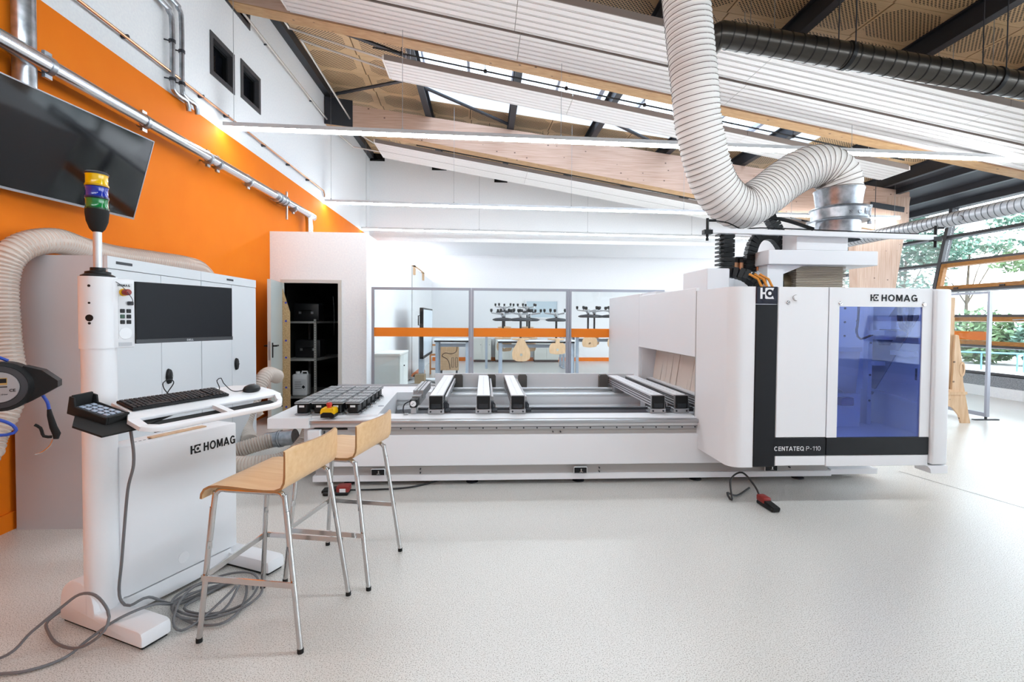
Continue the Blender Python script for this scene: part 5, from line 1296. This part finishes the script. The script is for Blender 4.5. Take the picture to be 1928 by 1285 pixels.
# floor pedals
def pedal(label, loc, rz, cable, w=1.0):
    t = thing('foot_switch', label, 'foot switch', loc, rz, 'foot switches')
    ob('base', RB(-.11, .1, -.06 * w, .06 * w, 0, .03, r=.008, seg=1), M_black, t)
    ob('treadle', MB().prism([(-.12, .02), (.02, .035), (.02, .055), (-.12, .04)], -.045 * w, .045 * w, 'y'), M_rubber, t)
    ob('housing', RB(.0, .105, -.055 * w, .055 * w, .025, .075, r=.01, seg=2), mat('pedal_red', '8E2A26', .45), t)
    ob('label', MB().box(.03, .08, -.0565 * w, -.055 * w, .03, .06), M_white, t)
    ob('cable', MB().tube(smoothpath(cable, .02), .008, 6), M_cableb, t)
pedal('red and black foot switch beside the stools under the machine bed', (-1.235, 4.2, 0), .02, [(.1, 0, .03), (.3, .05, .012), (.6, .1, .01), (.85, .28, .01)])
pedal('red and black foot switch in front of the machine hood with looped cable', (2.28, 3.76, 0), radians(92), [(.1, 0, .04), (.14, .02, .12), (.2, .1, .22), (.2, .2, .16), (.12, .23, .02), (.18, .24, .06), (.24, .12, .012), (.42, -.1, .01)], .6)
LOOPD = [(-1.745, 2.31, 1.0), (-1.645, 2.34, 1.0), (-1.605, 2.32, .93), (-1.60, 2.32, .82), (-1.64, 2.34, .7), (-1.68, 2.37, .5), (-1.715, 2.4, .33), (-1.743, 2.42, .187), (-1.739, 2.43, .12), (-1.7, 2.43, .1), (-1.66, 2.5, .1), (-1.6, 2.58, .02), (-1.52, 2.66, .012), (-1.45, 2.72, .012)]
LOOPA = [(-2.35, 2.14, .01), (-2.081, 2.2, .016), (-2.002, 2.26, .091), (-1.91, 2.3, .173), (-1.844, 2.32, .221), (-1.759, 2.3, .225), (-1.685, 2.27, .173), (-1.663, 2.24, .13), (-1.689, 2.22, .084), (-1.784, 2.23, .03), (-1.912, 2.28, .02), (-2.02, 2.36, .03), (-2.07, 2.42, .04), (-2.12, 2.6, .01)]
# ------------------------------------------------------------------ operator console
cn = thing('operator_console', 'white operator console on two feet with column, monitor and keyboard tray', 'control console', (-1.82, 2.466, 0), radians(65.5))
def cp_(name, mb, m=None, parent=None, label=None, smooth=35): return ob(name, mb, m or M_machine, parent or cn, False, smooth, label)
def foot(xc, w, y0, y1, hump):
    P = [(y1, 0)]
    if hump:
        P = [(y1, .012), (y1, .1)] + [(y1 - .135 + .135 * cos(a), .1 + .125 * sin(a)) for a in [radians(180 * k / 12) for k in range(1, 12)]] + [(y1 - .27, .1), (y1 - .275, .085)]
    else: P = [(y1, .012), (y1, .085)]
    P += [(y0 + .03, .085), (y0 + .008, .078), (y0, .06), (y0, .012)]
    return MB().prism(P, xc - w / 2, xc + w / 2, 'x')
def bev(mb, r=.012, seg=2):
    bm = bmesh.new(); vs = [bm.verts.new(v) for v in mb.v]
    for f in mb.f: bm.faces.new([vs[i] for i in f])
    bmesh.ops.recalc_face_normals(bm, faces=bm.faces[:])
    ed = [e for e in bm.edges if len(e.link_faces) == 2 and e.calc_face_angle(0) > radians(50)]
    bmesh.ops.bevel(bm, geom=ed, offset=r, segments=seg, affect='EDGES', profile=.5)
    bm.verts.index_update(); o = MB().add([v.co[:] for v in bm.verts], [[v.index for v in f.verts] for f in bm.faces]); bm.free(); return o
f1 = cp_('foot', bev(foot(-.02, .135, -.375, .235, True)), label='rounded white foot under the column')
cp_('foot_gap', MB().box(-.075, .035, -.36, .22, 0, .012), M_rubber, f1)
f2 = cp_('foot', bev(foot(.66, .12, -.37, .17, False)), label='low white foot at the far end'); cp_('foot_gap', MB().box(.61, .71, -.355, .16, 0, .012), M_rubber, f2)
col_ = cp_('column', MB().cyl((-.02, .02, .08), (-.02, .02, 1.345), .068, 32)); cp_('column_head', MB().cyl((-.02, .02, 1.345), (-.02, .02, 1.685), .074, 32))
mb = MB()
for z, r in ((1.64, .006), (1.55, .005), (1.485, .016), (1.46, .006)): mb.lathe([(r, .0), (r, .004)], (0, 0, 0), 12, 'y').v
a_ = radians(215)
hol = MB()
for z, r in ((1.64, .006), (1.56, .005), (1.49, .016), (1.465, .006)):
    px_, py_ = -.02 + .0735 * cos(a_), .02 + .0735 * sin(a_); d_ = Vector((cos(a_), sin(a_), 0)) * .002
    hol.cyl(Vector((px_, py_, z)), Vector((px_, py_, z)) + d_, r, 12)
cp_('screw_holes', hol, M_black)
bxp = cp_('computer_box', bev(MB().prism([(.075, -.052), (.66, -.052), (.66, .1), (.02, .1), (.02, -.0), (.03, -.035), (.05, -.048)], .108, .858, 'z'), .008), label='tall white computer box')
cp_('box_beam', MB().box(.03, .62, -.052, .08, .02, .104), M_machine)
cp_('lettering', on_plane(stroke_text('HOMAG', .2, .048, .0008), (.451, -.0535, .735), (1, 0, 0), (0, 0, 1)), M_black_band, bxp)
cp_('emblem', on_plane(emblem_mb(.047, .0008), (.374, -.0535, .735), (1, 0, 0), (0, 0, 1)), M_black_band, bxp)
cp_('round_cover', MB().lathe([(.03, -.0545), (.03, -.052)], (.33, 0, .18), 24, 'y'), M_machine, bxp)
mb = MB()
for k in range(12): mb.box(.12 + k * .022, .132 + k * .022, .0, .006, .858, .8588)
cp_('vent_slits', mb, M_dark, bxp)
# monitor head
hd_ = cp_('control_panel', bev(MB().box(.0, .1, -.05, .06, 1.345, 1.68), .006), label='white control panel beside the monitor')
cp_('panel_plate', MB().box(.025, .088, -.0515, -.05, 1.39, 1.66), mat('panel_grey', 'E2E3E6', .4), hd_)
cp_('lettering', on_plane(stroke_text('HOMAG', .055, .011, .0004), (.022, -.0525, 1.643), (1, 0, 0), (0, 0, 1)), M_black_band, hd_)
cp_('stop_ring', MB().cyl((.046, -.05, 1.615), (.046, -.062, 1.615), .018, 16), M_yellow, hd_); cp_('stop_button', MB().lathe([(.012, -.062), (.015, -.066), (.015, -.092), (.012, -.097)], (.046, 0, 1.615), 18, 'y'), mat('stop_red', '8E2A22', .4), hd_)
cp_('key_chain', MB().tube(smoothpath([(-.02, -.0, 1.69), (.02, -.056, 1.66), (.04, -.1, 1.61), (.06, -.1, 1.575), (.07, -.06, 1.56)], .01), .0015, 4).rbox(.062, .085, -.068, -.052, 1.553, 1.572, r=.003, seg=1), M_dark, hd_)
for i in range(3):
    for j in range(2):
        cp_('push_button', RB(.032 + j * .028, .052 + j * .028, -.056, -.05, 1.515 - i * .027, 1.534 - i * .027, r=.002, seg=1), mat('button_green', '1E4A34', .4) if (i == 1 and j == 0) else M_black, hd_)
cp_('round_blank', MB().lathe([(.028, -.053), (.03, -.05)], (.055, 0, 1.415), 28, 'y'), mat('panel_white2', 'EEEFF2', .35), hd_)
cp_('rating_label', MB().box(.025, .083, -.0525, -.0515, 1.353, 1.371), mat('label_silver', 'B9BBC0', .4), hd_)
mn = cp_('monitor', bev(MB().box(.1, .637, -.055, -.02, 1.362, 1.672), .004), M_black, label='flat black computer monitor')
cp_('screen', MB().box(.104, .633, -.0558, -.055, 1.384, 1.668), M_screen, mn); cp_('bezel', MB().box(.1, .637, -.0565, -.055, 1.362, 1.383), mat('bezel_dark', '24262C', .4), mn)
cp_('lettering', on_plane(text_mb('DELL', .014, .0003, .01, 1.2, 'CENTER'), (.375, -.0572, 1.3675), (1, 0, 0), (0, 0, 1)), mat('logo_silver', 'C8CACE', .3), mn)
cp_('monitor_mount', MB().box(.06, .4, -.02, .03, 1.48, 1.56), M_machine)
# signal tower
cp_('tower_base', MB().lathe([(.066, 1.685), (.066, 1.692), (.05, 1.7), (.05, 1.71), (.03, 1.715), (.03, 1.73)], (-.02, .02, 0), 28), M_black)
cp_('tower_pole', MB().cyl((-.02, .02, 1.73), (-.02, .02, 1.9), .017, 18), M_aluw)
cp_('tower_cup', MB().lathe([(.018, 1.9), (.03, 1.915), (.042, 1.95), (.046, 1.99), (.046, 2.005)], (-.02, .02, 0), 28), M_rubber)
def lens(name, z0, z1, c, c2):
    m = mat(name, c, .15, coat=.6); l_ = cp_(name, MB().lathe([(.043, z0), (.045, z0 + .004), (.043, z0 + .01), (.043, z1 - .006), (.045, z1)], (-.02, .02, 0), 28), m)
    cp_('lens_ring', MB().lathe([(.0465, z0 - .003), (.0465, z0 + .005)], (-.02, .02, 0), 28), mat(c2 + 'ring', c2, .2), l_)
lens('green_lens', 2.008, 2.055, '0A7A38', '0C4424'); lens('blue_lens', 2.061, 2.112, '0A2AA0', '0A1E5A'); lens('yellow_lens', 2.118, 2.17, 'F0C000', 'C99A00')
cp_('tower_cap', MB().lathe([(.046, 2.17), (.047, 2.178), (.04, 2.184)], (-.02, .02, 0), 28), M_dark)
# tray (slightly tilted)
TT = .25
TM = Matrix.Translation((0, -.3, 1.08)) @ Matrix.Rotation(TT, 4, 'X')
def tray(mb): return mb.xf(TM)
tr_ = cp_('keyboard_tray', tray(bev(MB().prism([(-.09, .115), (-.09, -.005), (-.145, -.1), (.675, -.1), (.68, -.03), (.66, .03), (.6, .09), (.53, .115)], -.018, 0, 'z'), .005)), label='white tray with two long grip slots')
cp_('grip_bar', tray(bev(MB().prism([(-.15, -.19), (-.12, -.222), (-.08, -.235), (.5, -.243), (.56, -.23), (.61, -.18), (.59, -.165), (.55, -.2), (.5, -.21), (-.08, -.203), (-.11, -.18)], -.02, .004, 'z'), .005)), M_machine, tr_)
cp_('grip_bridge', tray(MB().prism([(-.145, -.099), (-.15, -.19), (-.11, -.18), (-.1, -.099)], -.018, .0, 'z')), M_machine, tr_)
cp_('grip_bridge', tray(MB().prism([(.245, -.099), (.25, -.21), (.285, -.21), (.28, -.099)], -.018, .0, 'z')), M_machine, tr_)
cp_('grip_bridge', tray(MB().prism([(.675, -.099), (.66, -.11), (.61, -.18), (.585, -.165), (.63, -.099)], -.018, .0, 'z')), M_machine, tr_)
cp_('slot_floor', tray(MB().box(-.09, .6, -.2, -.1, -.035, -.03)), M_gap, tr_)
cp_('tray_arm', MB().beam((-.02, .0, 1.0), (.12, -.3, 1.05), .1, .05), M_machine)
cp_('holder_plate', tray(MB().prism([(-.3, -.02), (-.27, -.16), (-.12, -.15), (.1, -.06), (-.02, .03), (-.2, .15)], -.03, -.022, 'z')), M_rubber)
# loose pieces on the box
t = thing('wooden_ruler', 'thin wooden slat lying on the computer box', 'slat', (-1.5, 2.7, .86))
RM = Matrix.LocRotScale(Vector((-1.82, 2.466, 0)), Euler((0, 0, radians(65.5))), None)
ob('slat', B(.2, .5, -.01, .03, .8592, .866).xf(RM), M_pine, t, True)
# keyboard, mouse
def T(mb): return mb.xf(RM @ TM)
t = thing('keyboard', 'black computer keyboard on the white tray', 'keyboard', tuple(RM @ TM @ Vector((.16, .03, 0))))
ob('body', T(bev(MB().box(-.083, .395, -.026, .092, .001, .014), .003, 1)), M_black, t, True)
mb = MB()
for r in range(5):
    y = -.018 + r * .021; x = -.076; k = 0
    while x < .385:
        w = .017 if not (r == 0 and 3 <= k <= 3) else .11
        if abs(x - .225) < .008 or abs(x - .3) < .006: x += .01
        if x + w > .39: break
        mb.box(x, x + w - .003, y, y + .017, .014, .019); x += w + .0025; k += 1
ob('keys', T(mb), mat('key_dark', '26272B', .5), t, True)
ob('cable', T(MB().tube(smoothpath([(.15, .09, .012), (.14, .11, .03), (.12, .1, .07), (.15, .1, .085), (.18, .11, .06), (.17, .13, .0), (.15, .14, -.08)], .01), .0025, 6)), M_cableb, t, True)
t = thing('mouse', 'black computer mouse at the right end of the white tray', 'mouse', tuple(RM @ TM @ Vector((.56, .0, 0))))
ms = MB().lathe([(.001, .034), (.018, .031), (.032, .02), (.036, .006), (.034, .0)], n=20)
ms.xf(Matrix.Translation((.56, .005, .001)) @ Matrix.Rotation(.2, 4, 'Z') @ Matrix.Diagonal((1.7, .95, 1, 1))); ob('shell', T(ms), M_black, t, True)
ob('wheel', T(MB().cyl((.575, -.0, .033), (.575, .01, .033), .007, 10)), M_alu, t, True)
ob('cable', T(MB().tube(smoothpath([(.5, .0, .01), (.45, .02, .008), (.41, .05, .05), (.4, .06, .075), (.385, .07, .06), (.4, .06, .02), (.38, .05, .005), (.35, .1, .004), (.3, .13, -.05)], .01), .0025, 6)), M_cableb, t, True)
# hand pendant
t = thing('control_pendant', 'black handheld control pendant in its holder left of the keyboard', 'remote control', tuple(RM @ TM @ Vector((-.2, .03, 0))))
PM = RM @ TM @ Matrix.Translation((-.175, .035, -.028)) @ Matrix.Rotation(radians(13), 4, 'Z') @ Matrix.Scale(.68, 4)
def pp(mb): return mb.xf(PM)
ob('holder_floor', pp(B(-.065, .065, -.13, .14, 0, .03)), M_rubber, t, True)
ob('holder_wall', pp(bev(MB().prism([(-.135, .0), (.15, .0), (.15, .115), (.115, .115), (.1, .06), (-.11, .05), (-.135, .055)], -.078, -.064, 'x'), .004)), M_rubber, t, True)
ob('holder_wall', pp(bev(MB().prism([(-.135, .0), (.15, .0), (.15, .105), (.115, .105), (.1, .06), (-.11, .05), (-.135, .055)], .064, .078, 'x'), .004)), M_rubber, t, True)
ob('holder_back', pp(bev(MB().box(-.064, .064, .135, .15, 0, .12), .004)), M_rubber, t, True); ob('holder_front', pp(B(-.064, .064, -.135, -.12, 0, .05)), M_rubber, t, True)
kp = ob('key_panel', pp(B(-.06, .06, -.115, .12, .03, .05)), mat('pendant_grey', '4A4C52', .4), t, True)
for i in range(5):
    for j in range(3): ob('key', pp(RB(-.052 + j * .036, -.026 + j * .036, -.105 + i * .044, -.075 + i * .044, .05, .058, r=.003, seg=1)), mat('key_light', 'A4B0C2', .4), kp, True)
ob('strain_relief', MB().tube([(-1.7, 2.37, 1.03), (-1.73, 2.34, 1.02), (-1.755, 2.3, .98)], [.013, .013, .009], 10), M_rubber, t, True)
CB = [LOOPD]
ob('cable', MB().tube(smoothpath(CB[0], .02), .0065, 8), M_cable, t, True, label='grey cable dropping to the floor')
# floor cables
t = thing('floor_cable', 'grey cable looping around the near foot of the console', 'cable', (-1.95, 2.3, 0))
ob('cable', MB().tube(smoothpath(LOOPA, .02), .0065, 8), M_cable, t, True)
t = thing('floor_cable', 'grey cable lying across the near console foot and out of the picture', 'cable', (-1.9, 2.13, 0))
ob('cable', MB().tube(smoothpath([(-2.35, 2.1, .01), (-2.0, 2.11, .01), (-1.89, 2.13, .01), (-1.81, 2.2, .012), (-1.76, 2.27, .05), (-1.68, 2.33, .098), (-1.6, 2.43, .1), (-1.57, 2.52, .05), (-1.55, 2.6, .012), (-1.5, 2.7, .012), (-1.4, 2.78, .012)], .02), .0065, 8), M_cable, t, True)
t = thing('cable_coil', 'loose coil of grey cable on the floor between console and stool', 'cable', (-1.41, 2.6, 0))
rng = random.Random(11); cc = []
for k in range(52):
    a = 2 * pi * k / 10 + .4; w = k / 64
    rx = .16 + .07 * sin(k * .37); ry = .19 + .065 * cos(k * .53 + 1)
    cc.append((-1.4 + rx * cos(a) + .03 * sin(k * .23), 2.6 + ry * sin(a) * .95 + .03 * cos(k * .31), .011 + .014 * (k // 10) * (.5 + .5 * sin(k * 1.3))))
ob('cable', MB().tube(smoothpath(cc, .02), .0062, 8), M_cable, t, True)

# ------------------------------------------------------------------ bar stools
def seat_shell(hw=.235, th=.011):
    prof = [(-.232, .668), (-.229, .69), (-.215, .712), (-.19, .725), (-.15, .73), (-.08, .728), (0, .723), (.08, .72), (.13, .722), (.163, .735), (.182, .76), (.193, .79), (.206, .84), (.215, .875), (.222, .905), (.224, .918)]
    n = 12; rows = []
    for i, (x, z) in enumerate(prof):
        row = []
        for k in range(n + 1):
            y = -hw + 2 * hw * k / n; q = abs(y) / hw
            xx = x; zz = z
            if z > .735 and x > 0: xx = x - .045 * (z - .735) / .18 * (q ** 2)
            if z > .9: zz = z - (.018 * max(0, q - .86) / .14 if z > .91 else .004 * max(0, q - .86) / .14)
            row.append(Vector((xx, y, zz)))
        rows.append(row)
    m = len(prof)
    nr = []
    for i in range(m):
        r_ = []
        for k in range(n + 1):
            a = rows[min(i + 1, m - 1)][k] - rows[max(i - 1, 0)][k]; b = rows[i][min(k + 1, n)] - rows[i][max(k - 1, 0)]
            r_.append(a.cross(b).normalized())
        nr.append(r_)
    s = MB(); vs = [rows[i][k] + nr[i][k] * th / 2 for i in range(m) for k in range(n + 1)] + [rows[i][k] - nr[i][k] * th / 2 for i in range(m) for k in range(n + 1)]
    N = m * (n + 1); fs = []; es = []
    for i in range(m - 1):
        for k in range(n):
            a = i * (n + 1) + k; fs += [(a, a + 1, a + n + 2, a + n + 1), (N + a, N + a + n + 1, N + a + n + 2, N + a + 1)]
    bord = [k for k in range(n + 1)] + [i * (n + 1) + n for i in range(1, m)] + [(m - 1) * (n + 1) + k for k in range(n - 1, -1, -1)] + [i * (n + 1) for i in range(m - 2, 0, -1)]
    for a, b in zip(bord, bord[1:] + bord[:1]): es.append((a, b, N + b, N + a))
    s.add(vs, fs); e = MB().add(vs, es)
    return s, e
def stool(label):
    t = thing('bar_stool', label, 'stool', (0, 0, 0), 0, 'beech bar stools')
    s, e = seat_shell()
    sh = ob('seat_shell', s, M_ply, t, smooth=60, label='moulded beech plywood seat and low back'); ob('shell_edge', e, M_plyedge, sh, smooth=60)
    r = .0125; top = .702
    for sy in (-1, 1):
        A = {}
        for sx, xt in ((-1, -.185), (1, .15)):
            P = smoothpath([(sx * .25, sy * .23, .012), (xt + sx * .012, sy * .197, .63), (xt + sx * .002, sy * .194, .68), (xt - sx * .02, sy * .193, top), (xt - sx * .05, sy * .193, top)], .03)
            ob('leg', MB().tube([(sx * .25, sy * .23, .012), (xt + sx * .016, sy * .198, .62)] + P[-14:], r, 12), M_chrome, t)
            ob('leg_cap', MB().lathe([(.014, 0), (.014, .02)], (sx * .25, sy * .23, 0), 12), M_rubber, t)
        ob('seat_rail', MB().tube([(-.135, sy * .193, top), (.1, sy * .193, top)], r, 12), M_chrome, t)
        z = .3; f_ = z / top
        xa = -.25 + (.25 - .185) * f_; xb = .25 - (.1) * f_; yy = sy * (.23 - .033 * f_ + .014)
        ob('foot_bar', MB().beam((xa - .012, yy, z), (xb + .012, yy, z), .008, .026), M_chrome, t)
    ob('foot_bar', MB().beam((xa - .012, -.23, z), (xa - .012, .23, z), .008, .026), M_chrome, t)
    for x in (-.12, .08): ob('cross_tube', MB().cyl((x, -.193, top), (x, .193, top), .01, 10), M_chrome, t)
    return t
s1 = stool('beech bar stool nearest the camera on chrome legs'); s1.location = (-1.012, 2.471, 0); s1.rotation_euler = (0, 0, radians(-11))
dup(s1, (-.822, 2.97, 0), radians(-12), 'beech bar stool farther back, closest to the machine bed')

# rows of tiny identical marks that cannot be picked apart singly
STUFF = ('hole_row', 'bolt_row', 'side_groove', 'screw_dots', 'keys', 'pad_cells', 'vent_slits', 'seam', 'chain_ribs', 'screw_holes', 'slots', 'print', 'inner_bolts', 'cover_screws', 'terminal_blocks', 'label_print', 'branches', 'bellows', 'cable_chain')
for o in bpy.data.objects:
    if o.type == 'MESH' and o.parent is not None and o.name.split('.')[0] in STUFF: o['kind'] = 'stuff'
